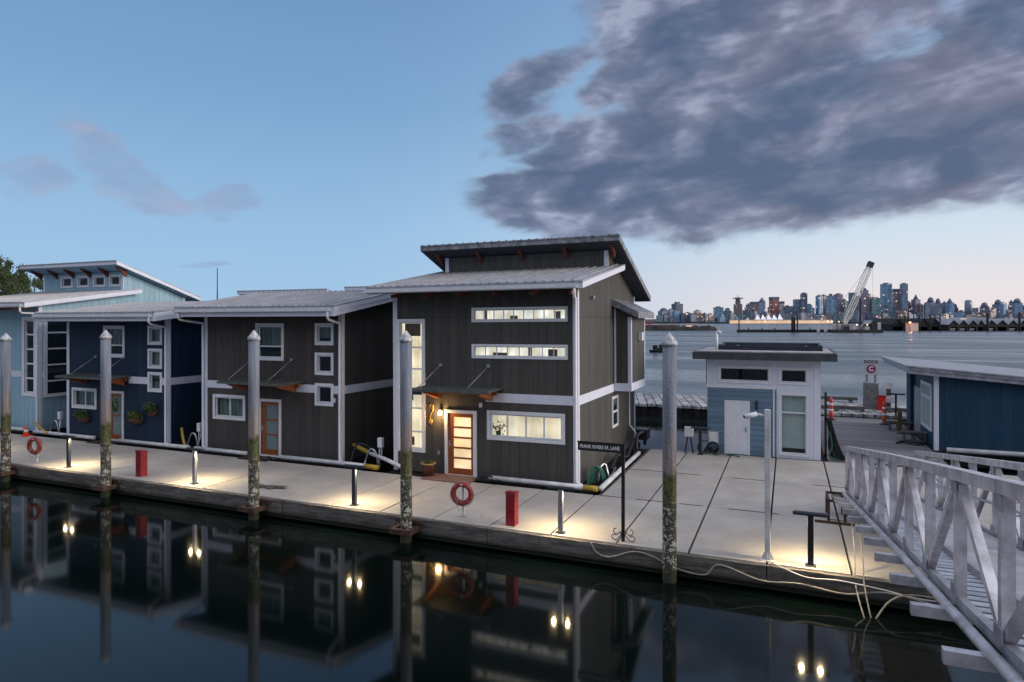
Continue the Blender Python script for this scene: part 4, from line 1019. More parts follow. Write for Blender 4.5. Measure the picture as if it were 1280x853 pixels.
# white fender pipes lying along the house fronts, some with yellow ends
def fender(P, lb, yl=None, r=.075):
    par = thing('fender_pipe', P[0], lb, 'pipe', 'white pipes along the house fronts')
    b = MB(); b.tube(P, r, 12); b.build('pipe', M_pvc, par)
    if yl: MB().tube(yl, r*1.12, 12).build('end_sleeve', M_yellow, par)
fender([(-8.5,18.42,.10),(-6.9,18.40,.10),(-5.45,18.36,.10)], 'white pipe under the lit house front, yellow tip at its right end', [(-5.46,18.36,.10),(-5.05,18.35,.10)])
fender([(-4.98,18.42,.10),(-5.02,21.2,.10),(-5.05,24.0,.10)], 'white pipe running back along the right side of the largest house')
fender([(-16.7,18.36,.10),(-14.0,18.34,.10),(-12.98,18.28,.10)], 'white pipe before brown black house right of its door, yellow end', [(-13.0,18.28,.10),(-12.45,18.20,.10)])
fender([(-20.9,18.42,.09),(-19.2,18.40,.09),(-18.3,18.40,.09)], 'short white pipe left of the brown black house door')
fender([(-13.4,19.05,.38),(-12.5,18.72,.28),(-11.6,18.38,.14)], 'white pipe slanting across the gap left of the largest house', [(-14.2,19.25,.55),(-13.42,19.06,.385)], .07)
fender([(-25.1,18.42,.09),(-23.0,18.40,.09),(-21.2,18.42,.09)], 'white pipe before the navy house right of its door')
fender([(-30.4,18.35,.12),(-28.4,18.42,.09),(-26.6,18.42,.09)], 'white pipe reaching from pale blue house to the navy door')
fender([(-37.0,18.6,.12),(-34,18.5,.12),(-31.4,18.5,.12)], 'white pipe before the pale blue house')

# utility pedestals and hoses in the gaps between the houses
def pedestal(x, y, lb, s):
    par = thing('utility_pedestal', (x, y, 0), lb, 'utility box', 'utility pedestals between houses')
    MB().box(x-.09, x+.09, y-.07, y+.07, .62, .95).build('box', M_white2, par, bevel=.01)
    b = MB(); b.tube([(x-.04,y,-.1),(x-.04,y,.64)], .025, 8); b.tube([(x+.04,y,.64),(x+.05,y,.4),(x-.02,y-.03,.2),(x-.1,y-.05,.02)], .022, 8); build_split(b, 'conduit', M_pvc, par)
    b = MB(); b.tube(curve_pts([(x-s*.1,y,.02),(x-s*.22,y,.45),(x-s*.45,y+.02,.5),(x-s*.6,y,.15),(x-s*.62,y-.05,.0)]), .035, 8); b.build('water_hose', M_steel, par)
pedestal(-12.85, 18.95, 'white utility box on stalk left of the largest house corner', 1)
pedestal(-21.25, 18.95, 'white utility box on stalk left of brown black house corner', 1)
pedestal(-29.6, 18.95, 'white utility box on stalk left of the navy house corner', 1)
hose([(-13.9,18.7,.05),(-13.8,18.8,.55),(-13.6,18.9,.7),(-13.2,19.1,.45),(-13.0,19.3,.1)], .03, M_dark, 'dark hose looping up in gap left of the largest house')
hose([(-22.4,19.1,.65),(-21.9,18.75,.3),(-21.5,18.5,.08)], .055, M_yellow, 'yellow pipe arm leaning in gap between navy and brown houses', 'pipe', 'yellow_pipe')
hose([(-30.9,18.7,.42),(-30.2,18.5,.25),(-29.4,18.3,.1)], .05, M_yellow, 'yellow pipe arm leaning by the pale blue house corner', 'pipe', 'yellow_pipe')
b = MB()
for k in range(5): b.tube(curve_pts([(-5.5+.02*k,18.85+.12*k,.02),(-5.45+.03*k,18.95+.12*k,.5-.03*k),(-5.25,19.15+.1*k,.55-.03*k),(-5.15,19.35+.1*k,.05)]), .022, 8)
tag(b.build('garden_hose', M_green, origin=(-5.4,19,0)), 'coiled green hose in the gap right of largest house', 'hose')
hose([(-5.35,19.5,.02),(-5.3,19.6,.45),(-5.2,19.8,.5),(-5.1,19.9,.1),(-5.3,21.5,.05)], .035, M_steel, 'grey flexible duct beside the coiled green hose', 'duct', 'flexible_duct')
hose([(-5.3,21.0,.1),(-5.35,22.0,.35),(-5.25,23.0,.12),(-5.4,24.3,.25),(-5.3,25.6,.7)], .05, M_black, 'black hose along the right wall of the largest house')
b = MB(); b.tube(curve_pts([(-5.25,24.6,.1),(-5.3,24.9,.55),(-5.1,25.3,.65),(-5.15,25.6,.15)]), .06, 8); b.box(-5.45, -5.0, 25.3, 25.9, .35, .75)
tag(b.build('pump_unit', M_black, origin=(-5.2,25.2,.1)), 'black pump unit at back right corner of the largest house', 'pump')

# pot, doormat, doorway bits
def pot(x, y):
    par = thing('flower_pot', (x, y, 0), 'brown glazed pot with small plant left of the lit door', 'plant pot')
    b = MB(); b.lathe((x,y,0), [(.12,0),(.15,.03),(.20,.18),(.225,.33),(.215,.40)], 24); b.build('pot', M_pot, par)
    b = MB(); b.lathe((x,y,.385), [(.215,0),(.245,.01),(.25,.045),(.215,.05),(.20,.02),(.195,-.03)], 24); b.build('rim', M_potrim, par)
    MB().lathe((x,y,.36), [(.19,0),(.0,.01)], 16).build('soil', M_soil, par)
    foliage(par, (x,y,.45), (.16,.16,.10), 160, .035, M_leaf)
def foliage(par, c, rad, n, s, m, name='foliage', drop=0.0):
    b = MB()
    for i in range(n):
        while True:
            p = Vector([random.uniform(-1,1) for _ in range(3)])
            if .15 < p.length < 1: break
        q = Vector((c[0]+p.x*rad[0], c[1]+p.y*rad[1], c[2]+p.z*rad[2]-drop*abs(p.x)**2))
        d1 = Vector([random.uniform(-1,1) for _ in range(3)]).normalized()*s*random.uniform(.6,1.4); d2 = d1.orthogonal().normalized()*s*.45
        b.add([q-d1, q+d2, q+d1, q-d2], [(0,1,2,3)])
    return b.build(name, m, par)
random.seed(5)
pot(-10.55, 18.22)
def basket(x, z, lb, w=.28, pink=False):
    par = thing('hanging_basket', (x, 18.5, z), lb, 'flower basket', 'flower baskets on the navy wall')
    b = MB(); n = 14; vs = []
    prof = [(1.0,.0),(.95,-.12),(.75,-.22),(.4,-.29)]
    for rr, dz_ in prof:
        for k in range(n+1):
            t = math.pi*k/n; vs.append((x-w*rr*math.cos(t), 18.67-w*.95*rr*math.sin(t), z+dz_))
    b.add(vs, [(i*(n+1)+k, i*(n+1)+k+1, (i+1)*(n+1)+k+1, (i+1)*(n+1)+k) for i in range(len(prof)-1) for k in range(n)]+[tuple(range(3*(n+1), 4*(n+1)))])
    b.build('basket', M_basket, par)
    foliage(par, (x,18.5,z+.10), (w*1.25,.22,.19), 420, .05, M_leaf, drop=.1)
    if pink: foliage(par, (x-w*1.1,18.5,z+.05), (.12,.1,.14), 40, .03, M_flower, 'flowers')
    else: foliage(par, (x,18.42,z+.12), (w,.16,.16), 26, .03, mat('cream_flower', (.4,.33,.15), .6), 'flowers')
basket(-27.55, .92, 'flower basket hanging under the low navy house window', .30, True)
basket(-24.35, 1.05, 'larger flower basket right of the navy house door', .36)
basket(-23.45, 1.42, 'smaller higher flower basket near the navy house corner', .24)
b = MB(); b.box(-10.55, -8.9, 17.75, 18.6, .004, .03); tag(b.build('doormat', M_mat, origin=(-9.7,18.2,0)), 'long reddish mat before the lit door', 'mat')
b = MB(); b.box(-18.2, -16.9, 17.85, 18.5, .004, .028); tag(b.build('doormat', M_soil, origin=(-17.5,18.2,0)), 'dark mat before the brown black house door', 'mat')
b = MB(); b.box(-26.3, -25.0, 17.85, 18.5, .004, .028); tag(b.build('doormat', M_soil, origin=(-25.6,18.2,0)), 'dark mat before the navy house door', 'mat')
b = MB(); b.lathe((-17.05,18.1,.03), [(.14,0),(.16,.05),(.10,.10),(.0,.12)], 12); b.lathe((-16.8,18.2,.03), [(.12,0),(.13,.04),(.0,.09)], 12)
tag(b.build('shoes', M_black, origin=(-17,18.1,0)), 'dark shoes left on mat by the brown black house door', 'shoes')
b = MB(); b.tube(curve_pts([(-8.85,18.35,.06),(-8.6,18.3,.2),(-8.3,18.4,.1),(-8.1,18.3,.05)]), .03, 8); b.box(-8.9,-8.4,18.2,18.45,.03,.08)
tag(b.build('boot_brush', M_dark, origin=(-8.6,18.3,0)), 'small dark boot scraper right of the lit door', 'boot scraper')

def cone(x, y):
    par = thing('traffic_cone', (x, y, 0), 'small orange traffic cone by the pale blue house', 'cone')
    MB().box(x-.17, x+.17, y-.17, y+.17, 0, .03).build('base', M_orange, par)
    b = MB(); b.lathe((x,y,.03), [(.125,0),(.03,.42),(.022,.44)], 16); b.build('body', M_orange, par)
    MB().lathe((x,y,.19), [(.092,0),(.072,.09)], 16).build('band', M_white2, par)
cone(-30.2, 17.9)
def channelizer(x, y, lb):
    par = thing('channelizer', (x, y, .03), lb, 'orange marker', 'orange channelizers on the pier')
    b = MB(); b.lathe((x,y,.03), [(.22,0),(.21,.05),(.10,.06)], 8); b.build('base', M_black, par)
    b = MB(); b.lathe((x,y,.09), [(.10,0),(.085,.3),(.07,.95),(.075,1.0),(.03,1.02),(.03,1.08)], 14); b.build('post', M_orange, par)
    for z in (.42, .72): MB().lathe((x,y,z+.03), [(.088,0),(.082,.12)], 14).build('band', M_white2, par)
channelizer(1.98, 36.3, 'left orange channelizer post with white bands, next to the office')
channelizer(4.22, 35.6, 'right orange channelizer post in front of the red box')

# things beside the office
def meter(x, y):
    par = thing('meter_cabinet', (x, y, 0), 'pale meter box on splayed dark legs left of the office', 'meter box')
    MB().box(x-.16, x+.16, y-.1, y+.1, .62, .98).build('box', M_pvc, par, bevel=.01)
    b = MB(); b.bar((x-.05,y,.62),(x-.15,y,0), .05, .05); b.bar((x+.05,y,.62),(x+.15,y,0), .05, .05); build_split(b, 'leg', M_dark, par)
meter(-3.42, 25.25)
def hose_box(x, y):
    par = thing('hose_reel', (x, y, 0), 'hose reel frame with black coiled hose against the office wall', 'hose reel')
    b = MB()
    for s in (-1, 1): b.box(x+s*.17-.02, x+s*.17+.02, y-.02, y+.02, 0, .86)
    b.box(x-.17, x+.17, y-.02, y+.02, .82, .86); b.build('frame', M_galv, par)
    MB().box(x-.15, x+.15, y-.10, y+.05, .45, .82).build('cover', M_pvc, par)
    b = MB()
    for k in range(4): b.torus((x,y-.08-.03*k,.28), .17+.012*k, .022, 20, 8)
    b.tube(curve_pts([(x-.1,y-.1,.08),(x-.35,y-.15,.03),(x-.55,y-.15,.2),(x-.45,y-.1,.45),(x-.2,y-.1,.5)]), .022, 8)
    b.build('hose', M_black, par)
    MB().lathe((x,y-.1,.18), [(.12,0),(.13,.1),(.05,.12)], 10).build('drum', M_dark, par)
hose_box(-2.55, 25.35)
hose([(-2.5,25.15,.03),(-2.2,25.1,.08),(-2.0,25.2,.03),(-1.85,25.1,.06),(-1.6,25.15,.02)], .022, M_green, 'short green hose on deck before the white office door')
par = thing('net_rack', (1.4, 25.9, 0), 'dark rack heaped with nets and rope at the office right corner', 'rack')
b = MB(); b.box(1.22, 1.30, 26.4, 26.48, 0, 2.35); b.box(1.22, 1.5, 26.4, 26.48, 1.35, 1.42); b.build('post', M_black, par)
random.seed(8); b = MB()
for k in range(16):
    a = random.uniform(0, .35); b.tube(curve_pts([(1.30+a*.3,26.35-a,1.45-.1*random.random()),(1.36+a*.5,26.25-a,.9),(1.33+a,26.1-a*.8,.45),(1.45+a*1.2,25.9-a*.4,.08),(1.75+random.random()*.3,25.8,.04)]), .03, 6)
b.build('net', mat('dark_net', (.018,.02,.025), .9, noise=(20,.4)), par)
b = MB(); b.tube(curve_pts([(1.38,26.0,1.0),(1.45,25.9,.5),(1.35,25.8,.15),(1.65,25.75,.05)]), .03, 6); b.build('green_line', M_green, par)

# dock letter sign, block and small notices at the end of the pier
par = thing('dock_sign', (4.2, 40.7, .2), 'white sign with dark word and purple ring letter on grey posts', 'sign')
b = MB(); 
for x in (3.98, 4.38): b.box(x-.06, x+.06, 40.66, 40.74, .2, 2.2)
build_split(b, 'post', M_galv, par)
pl = MB().box(3.84, 4.52, 40.60, 40.65, 2.02, 2.86).build('panel', mat('sign_panel', (.52,.50,.54), .5, noise=(4,.85)), par); ORG[pl.name] = origin_of(par)
M_ink = mat('dark_ink', (.03,.03,.05), .6); M_mag = mat('purple_ink', (.22,.02,.10), .5); M_wh = mat('sign_white', (.75,.75,.75), .5)
text_mesh('DOCK', .24, M_ink, pl, (4.18,40.59,2.73), (R(90),0,0), bold=.006)
b = MB(); n = 28; vs = [(4.18,40.592,2.35)]+[(4.18+.23*math.cos(2*math.pi*k/n),40.592,2.35+.23*math.sin(2*math.pi*k/n)) for k in range(n)]; b.add(vs, [(0,k+1,(k+1)%n+1) for k in range(n)]); b.build('emblem', M_mag, pl)
text_mesh('C', .34, M_wh, pl, (4.18,40.58,2.35), (R(90),0,0), bold=.012)
b = MB(); b.hexa([(3.80,40.3,.2),(4.55,40.3,.2),(4.55,40.95,.2),(3.80,40.95,.2),(3.83,40.33,1.62),(4.52,40.33,1.58),(4.52,40.92,1.58),(3.83,40.92,1.62)])
tag(b.build('concrete_block', M_smudge, origin=(4.2,40.6,.2), bevel=.03), 'tall grey concrete block under the dock letter sign', 'block')
par = thing('fire_box', (4.62, 39.9, .2), 'red fire equipment box leaning on the grey concrete block', 'fire box')
MB().box(4.42, 4.78, 39.75, 40.1, .1, .95).build('body', mat('bright_red', (.55,.02,.015), .45), par, bevel=.02)
MB().box(4.40, 4.80, 39.73, 40.12, .952, 1.0).build('lid', M_red, par)
par = thing('notice_post', (4.95, 40.0, .2), 'dark post with two small white notices beside dock sign', 'notice')
MB().box(4.85, 5.05, 40.0, 40.2, -.2, 1.6).build('post', M_timber, par)
MB().box(4.76, 5.14, 39.95, 39.99, 1.35, 1.68).build('notice', M_pvc, par); MB().box(4.78, 5.18, 39.90, 39.94, .62, .98).build('notice', M_pvc, par)
par = thing('pier_lamp', (5.0, 37.9, .03), 'slim black T shaped lamp behind the pier, left of the shed', 'dock lamp')
MB().box(4.96, 5.04, 37.86, 37.94, 0, 1.25).build('post', M_black, par); MB().box(4.6, 5.4, 37.85, 37.95, 1.25, 1.32).build('lamp_head', M_black, par)
# benches / cleats / clutter right of the pier
for (x, y, s, lb) in ((4.6,33.9,1.0,'low dark timber bench on pier right side, farther one'), (4.75,31.0,1.0,'low dark timber bench on the pier beside shed door, nearer one')):
    b = MB(); b.bar((x-.5,y,.42),(x+.5,y,.42), .25, .07); b.box(x-.4,x-.32,y-.1,y+.1,.03,.39); b.box(x+.32,x+.4,y-.1,y+.1,.03,.39); b.bar((x-.6,y+.35,.30),(x+.5,y+.35,.30), .2, .06); b.box(x-.05,x+.05,y-.1,y+.45,.03,.27)
    tag(b.build('bench', M_timber, origin=(x,y,.03)), lb, 'bench')
b = MB(); b.box(4.42, 4.58, 32.9, 33.05, .03, 1.0); tag(b.build('wooden_post', mat('brown_post', (.12,.08,.04), .85, noise=(8,.5)), origin=(4.5,33,.03)), 'short brown wooden post on pier between the benches', 'post')
hose([(4.0,30.2,.06),(4.3,30.4,.10),(4.7,30.1,.06),(5.0,30.4,.12),(4.6,30.6,.08),(4.2,30.3,.14)], .045, M_black, 'black rope coil on pier near shed corner', 'rope', 'rope_coil')

# rusty landing frame at the foot of the gangway
b = MB()
for x in (.92, 1.28):
    b.box(x-.03, x+.03, 17.85, 17.91, 0, .55); b.box(x-.03, x+.03, 18.7, 18.76, 0, .55); b.box(x-.028, x+.028, 17.91, 18.70, .49, .548)
b.box(.95, 1.25, 17.852, 17.908, .49, .547); b.box(.95, 1.25, 18.702, 18.758, .49, .547); b.box(.6, 1.5, 17.7, 17.78, .0, .05)
tag(b.build('landing_frame', M_rust, origin=(1.1,18.2,0)), 'rusty steel frame at the foot of aluminium gangway', 'steel frame')

# ------------------------------------------------------------------ aluminium truss gangway
def gangway():
    XA, XB = 1.40, 2.95; Y0, Y1 = 18.85, -2.4
    par = thing('gangway', (2.2, Y0, .45), 'long aluminium truss gangway sloping down to the dock', 'gangway')
    zb = lambda y: .50+.155*(Y0-y)+.035*math.sin(math.pi*min(1, max(0, (Y0-y)/17)))
    H = 1.22
    ys = [Y0-1.332*i for i in range(17)]
    for X in (XA, XB):
        b = MB()
        for i in range(len(ys)-1): b.bar((X,ys[i],zb(ys[i])+H-.05), (X,ys[i+1]-.01,zb(ys[i+1])+H-.05), .13, .10)
        b.build('handrail', M_alu, par)
        b = MB()
        for i in range(len(ys)-1): b.bar((X,ys[i],zb(ys[i])+.06), (X,ys[i+1]-.01,zb(ys[i+1])+.06), .07, .085)
        b.build('bottom_chord', M_alu2, par)
        b = MB()
        for y in ys: b.box(X-.042, X+.042, y-.042, y+.042, zb(y)+.10, zb(y)+H-.10)
        build_split(b, 'truss_post', M_alu, par)
        b = MB()
        off = 0
        for i in range(len(ys)-1):
            ya, yb_ = ys[i], ys[i+1]
            # peaks at odd posts
            if i % 2 == off: p0, p1 = (X, ya-.05, zb(ya)+.14), (X, yb_+.05, zb(yb_)+H-.12)
            else: p0, p1 = (X, ya-.05, zb(ya)+H-.12), (X, yb_+.05, zb(yb_)+.14)
            b.bar(p0, p1, .07, .072, up=(1,0,0))
        build_split(b, 'diagonal_brace', M_alu, par)
        b = MB(); sx = X-.050
        for y in ys:
            for z0_, z1_ in ((.10,.20),(H-.21,H-.10)): b.box(sx-.004, sx+.006, y-.10, y+.10, zb(y)+z0_, zb(y)+z1_)
        build_split(b, 'joint_plate', M_alu2, par)
        if X == XB:
            for k, hh in enumerate((.45, .80)):
                b = MB(); b.tube([(X-.14, y, zb(y)+hh+.12) for y in ys], .022, 8)
                for y in ys[::2]: b.tube([(X-.14,y,zb(y)+hh+.12),(X-.12,y,zb(y)+hh+.05),(X-.04,y,zb(y)+hh+.05)], .012, 6)
                b.build('grab_rail', M_steel, par)
    b = MB(); b.tube([(XA-.10, y, zb(y)-.0) for y in ys], .045, 10); b.build('side_pipe', M_alu, par)
    b = MB()
    for y in ys: b.box(XA-.38, XB+.12, y-.04, y+.04, zb(y)-.12, zb(y)-.02)
    build_split(b, 'cross_beam', M_alu, par)
    b = MB()
    for i in range(len(ys)-1):
        a_, c_ = ys[i], ys[i+1]
        b.hexa([(XA+.46,a_,zb(a_)-.0),(XB-.06,a_,zb(a_)-.0),(XB-.06,c_,zb(c_)-.0),(XA+.46,c_,zb(c_)-.0),(XA+.46,a_,zb(a_)+.05),(XB-.06,a_,zb(a_)+.05),(XB-.06,c_,zb(c_)+.05),(XA+.46,c_,zb(c_)+.05)])
        y = a_-.05
    b.build('tread_plate', mat('pale_tread_plate', (.42,.41,.45), .6, .1, noise=(2.5,.7), bump=(40,.25)), par)
    b = MB(); y = Y0-.2
    while y > ys[-1]: b.box(XA+.05, XA+.459, y-.045, y+.045, zb(y)+.0, zb(y)+.05); y -= .222
    g = b.build('open_rungs', M_alu, par)
    b = MB(); b.bar((XA+.44,ys[0],zb(ys[0])+.09), (XA+.44,ys[8],zb(ys[8])+.09), .04, .08); b.bar((XA+.44,ys[8],zb(ys[8])+.09), (XA+.44,ys[-1],zb(ys[-1])+.09), .04, .08); b.build('kick_rail', M_alu2, par)
    b = MB(); b.box(XA-.1, XB+.1, Y0-.3, Y0-.12, .12, .36); b.box(XA, XA+.12, Y0-.32, Y0-.1, .0, .12); b.box(XB-.12, XB, Y0-.32, Y0-.1, .0, .12); b.build('roller_foot', M_alu2, par)
    b = MB(); b.hexa([(XA+.1,Y0-.02,.46),(XB-.1,Y0-.02,.46),(XB-.1,Y0+1.5,.01),(XA+.1,Y0+1.5,.01),(XA+.1,Y0-.02,.50),(XB-.1,Y0-.02,.50),(XB-.1,Y0+1.5,.03),(XA+.1,Y0+1.5,.03)]); b.build('apron_plate', M_alu2, par)
gangway()

# ------------------------------------------------------------------ far city across the water
def zat(py, D): return EYE+(403-py)/820*D
def tower(p0, p1, top, col, style, label, D=2700, group=None, cat='tower', name='tower'):
    x0, y0 = atpx(p0, D); x1, y1 = atpx(p1, D); cx, cy = (x0+x1)/2, (y0+y1)/2; w = math.hypot(x1-x0, y1-y0); H = zat(top, D)
    par = thing(name, (cx, cy, 0), label, cat, group)
    m = TW[col]; dp = max(22, min(w, 45)); b = MB(); th = random.choice([-.35,-.2,.15,.3]); k = 1/(abs(math.cos(th))+.55*abs(math.sin(th)))
    hw, hd = w/2*k, dp/2
    def bx(mb, a, b_, c, d_, z0, z1): mb.box(cx+a, cx+b_, cy+c, cy+d_, z0, z1)
    def extra(name, fn, mm=m): q = MB(); fn(q); q.build(name, mm, par)
    if style in ('flat', 'ph', 'crane'):
        bx(b, -hw, hw, -hd, hd, 0, H); b.build('body', m, par)
        extra('roof_plant', lambda q: bx(q, -hw*.5, hw*.45, -hd*.5, hd*.5, H, H+(4 if style == 'flat' else 8)), TW['dark'])
    elif style == 'step':
        h1 = H*.80; bx(b, -hw, hw, -hd, hd, 0, h1); b.build('body', m, par)
        extra('upper_storeys', lambda q: bx(q, -hw*.68, hw*.55, -hd*.7, hd*.7, h1, H*.94)); extra('roof_plant', lambda q: bx(q, -hw*.3, hw*.3, -hd*.3, hd*.3, H*.94, H), TW['dark'])
    elif style == 'stepr':
        h1 = H*.72; bx(b, -hw, hw, -hd, hd, 0, h1); b.build('body', m, par)
        extra('upper_storeys', lambda q: bx(q, -hw*.95, hw*.2, -hd*.8, hd*.8, h1, H))
    elif style == 'stepl':
        h1 = H*.72; bx(b, -hw, hw, -hd, hd, 0, h1); b.build('body', m, par)
        extra('upper_storeys', lambda q: bx(q, -hw*.2, hw*.95, -hd*.8, hd*.8, h1, H))
    elif style == 'round':
        b.lathe((cx,cy,0), [(hw,0),(hw,H*.93),(hw*.7,H*.98),(hw*.4,H)], 12); b.build('body', m, par)
    elif style == 'dome':
        bx(b, -hw, hw, -hd, hd, 0, H*.8); b.build('body', m, par)
        extra('dome_roof', lambda q: q.lathe((cx,cy,H*.8), [(hw*.95,0),(hw*.9,H*.08),(hw*.6,H*.16),(hw*.1,H*.2)], 12), TW['dark'])
    elif style == 'point':
        bx(b, -hw, hw, -hd, hd, 0, H*.82); b.build('body', m, par)
        extra('pointed_roof', lambda q: q.lathe((cx,cy,H*.82), [(hw*1.1,0),(hw*.6,H*.09),(1,H*.18)], 4), TW['dark'])
    elif style == 'band':
        bx(b, -hw, hw, -hd, hd, 0, H*.90); b.build('body', m, par)
        extra('crown', lambda q: bx(q, -hw*1.06, hw*1.06, -hd*1.05, hd*1.05, H*.90, H), TW['dark'])
    elif style == 'look':
        bx(b, -hw, hw, -hd, hd, 0, H*.72); b.build('body', TW['brown'], par)
        extra('upper_storeys', lambda q: bx(q, -hw*.62, hw*.62, -hd*.6, hd*.6, H*.72, H*.84))
        extra('neck', lambda q: q.lathe((cx,cy,H*.84), [(9,0),(8,H*.06)], 12)); extra('saucer', lambda q: q.lathe((cx,cy,H*.89), [(9,0),(22,H*.03),(22,H*.06),(9,H*.085),(2,H*.09),(1.2,H*.17)], 20), TW['grey'])
    par.rotation_euler.z = YAW+th if style != 'look' else 0
    return par
T = [
(824,835,385,'slate','dome','rounded slate tower, leftmost tower of the far skyline'),
(835,841,387.5,'grey','flat','narrow grey block tucked left of the tall dark square tower'),
(841,852,380,'dark','ph','tall dark square tower standing apart at the skyline left end'),
(854,866,391.5,'cream','flat','low cream block right of the tall dark square tower'),
(866,873,390,'dark','dome','small dark domed block right of the low cream block'),
(877,884,391,'slate','step','low stepped slate block midway to the broad blue block'),
(884,890,393,'dark','flat','squat dark block just left of the broad blue block'),
(892,904,384.5,'blue','flat','broad flat blue block left of the lookout tower'),
(904,915,385,'green','step','greenish stepped block right of the broad blue block'),
(917,928,371,'brown','look','lookout tower with saucer shaped top and spire'),
(928,940,388,'slate','flat','low slate block right of the lookout tower'),
(932,939,379.5,'mauve','step','narrow mauve tower behind low slate block'),
(939,948,377.5,'brown','band','brown flat tower left of the pointed tower'),
(948,957,372,'slate','point','slate tower with a pointed roof'),
(957,963,384,'brown','stepl','brown block between pointed tower and red tower'),
(963,972,371.5,'red','band','red topped tower left of the pale one'),
(974,980,377,'pale','band','slim pale tower with dark crown beside red tower'),
(980,988,383,'dark','flat','dark block right of the slim pale tower'),
(987,1000,374.5,'slate','stepl','wide slate tower stepping up to its right'),
(1001,1008.5,367,'dark','flat','tall slim dark blue tower left of the low blue glass block'),
(1005,1018,380,'blue','step','low blue glass block right of slim dark blue tower'),
(1021,1027,370,'blue','flat','bright blue glass tower, left of a close pair'),
(1027,1032,369.5,'brown','flat','brown lit tower, right of a close pair'),
(1032.5,1044,367.5,'blue','step','stepped blue tower left of the warm glinting tower'),
(1044,1052,368,'mauve','flat','warm glinting mauve tower left of the crane boom foot'),
(1052,1059,374,'dark','step','dark stepped tower between glinting tower and crane'),
(1059,1069,366,'slate','stepl','large slate tower directly behind the crane boom foot'),
(1066,1076,371,'grey','flat','grey tower just right of the crane boom foot'),
(1076,1085,363,'mauve','ph','tall mauve tower right of the crane'),
(1083,1090,369,'brown','flat','brown lit tower leaning against tall mauve tower'),
(1089,1100,373,'green','flat','green glass tower left of the tallest blue tower'),
(1102,1113,355,'blue','flat','tallest blue glass tower, left of the two tallest'),
(1102,1116,376,'slate','step','wide slate podium block below the tallest blue tower'),
(1116,1126,361.5,'brown','band','brown tower with many lit windows between the two tallest'),
(1126,1133.5,355,'slate','flat','tallest slim slate tower, right of the two tallest'),
(1127,1139,375.5,'dark','dome','dark domed block below the slim slate tower'),
(1141,1148.5,368,'mauve','point','mauve tower with pointed top right of the domed block'),
(1148,1153,381,'brown','flat','low brown block right of mauve pointed tower'),
(1156,1161,379,'slate','flat','left low wing of the domed slate tower pair'),
(1159,1167.5,371.5,'slate','dome','domed slate tower, left of the pair past the pointed tower'),
(1169,1176,373,'grey','dome','domed grey tower, right of the pair past the pointed tower'),
(1177,1184,377,'slate','step','stepped slate tower left of the slim peaked one'),
(1183.5,1191,373,'blue','point','slim blue tower with peaked roof'),
(1191,1197,380,'dark','step','low dark stepped tower right of the slim peaked one'),
(1198,1205,389,'brown','flat','very low brown block in the gap left of curved tower'),
(1206,1215,375,'slate','round','curved slate tower standing alone in a gap'),
(1216,1225,385,'mauve','stepr','low mauve block right of the curved slate tower'),
(1226,1235,378,'dark','dome','dark domed tower right of the low mauve block'),
(1238,1243,386,'brown','flat','low brown block before the stepped slate towers at right'),
(1243,1252,374.5,'slate','dome','rounded slate tower left of blue neighbour near right edge'),
(1251,1256,379,'blue','flat','short blue tower attached to the rounded slate one'),
(1256,1261,388,'dark','flat','very low dark block between the rightmost tower pairs'),
(1261,1267,375.5,'brown','step','brown tower, left of the rightmost pair'),
(1267,1276,372.5,'blue','dome','blue rounded tower, right of the rightmost pair'),
(1278,1288,383,'red','flat','reddish block cut by the right edge of the photo'),
]
random.seed(21)
for t in T: tower(*t, D=2700+random.uniform(-30, 90))
# low blocks filling the shoreline in front, nothing tells them apart
random.seed(6)
cols = ['slate','dark','brown','cream','mauve','grey','blue','green']
px = 820
while px < 1290:
    w = random.uniform(4, 10); tower(px, px+w, random.uniform(388, 396), random.choice(cols), random.choice(['flat','step','flat','stepl','stepr']), 'low block at the foot of the far city skyline', D=2660+random.uniform(-15,15), group='low blocks along the far shore', cat='building', name='low_block'); px += w*random.uniform(.75, 1.2)

M_sail = mat('white_sail_roof', (.75,.77,.85), .6, emit=((.9,.85,1), .25))
M_warmstrip = mat('lit_terminal_front', (.6,.42,.3), .6, emit=((1,.68,.42), .55), noise=(.04,.4))
D = 2560
x0, y0 = atpx(944, D); x1, y1 = atpx(1038, D)
par = thing('convention_hall', ((x0+x1)/2, (y0+y1)/2, 0), 'long lit waterfront hall with a row of white sail roofs', 'building')
def lp(px, dd=0): return atpx(px, D+dd)
b = MB(); a, c = lp(912), lp(1040); a2, c2 = lp(912, 40), lp(1040, 40)
b.hexa([(*a,0),(*c,0),(*c2,0),(*a2,0),(*a,12),(*c,12),(*c2,12),(*a2,12)]); b.build('hall', M_warmstrip, par)
b = MB(); a, c = lp(912,-1), lp(1040,-1); b.hexa([(*a,12.2),(*c,12.2),(*c2,12.2),(*a2,12.2),(*a,15),(*c,15),(*c2,15),(*a2,15)]); b.build('upper_deck', TW['cream'], par)
for i in range(5):
    p = 944+i*7; b = MB(); q0, q1, q2, q3 = lp(p), lp(p+7), lp(p+7, 60), lp(p, 60); m0, m1 = lp(p+2.2, 10), lp(p+2.2, 50)
    hh = 30+random.uniform(-3,4)
    b.add([(*q0,15.2),(*q1,15.2),(*q2,15.2),(*q3,15.2),(*m0,hh+6),(*m1,hh+6)], [(0,1,4),(1,2,5,4),(2,3,5),(3,0,4,5)]); b.build('sail', M_sail, par)
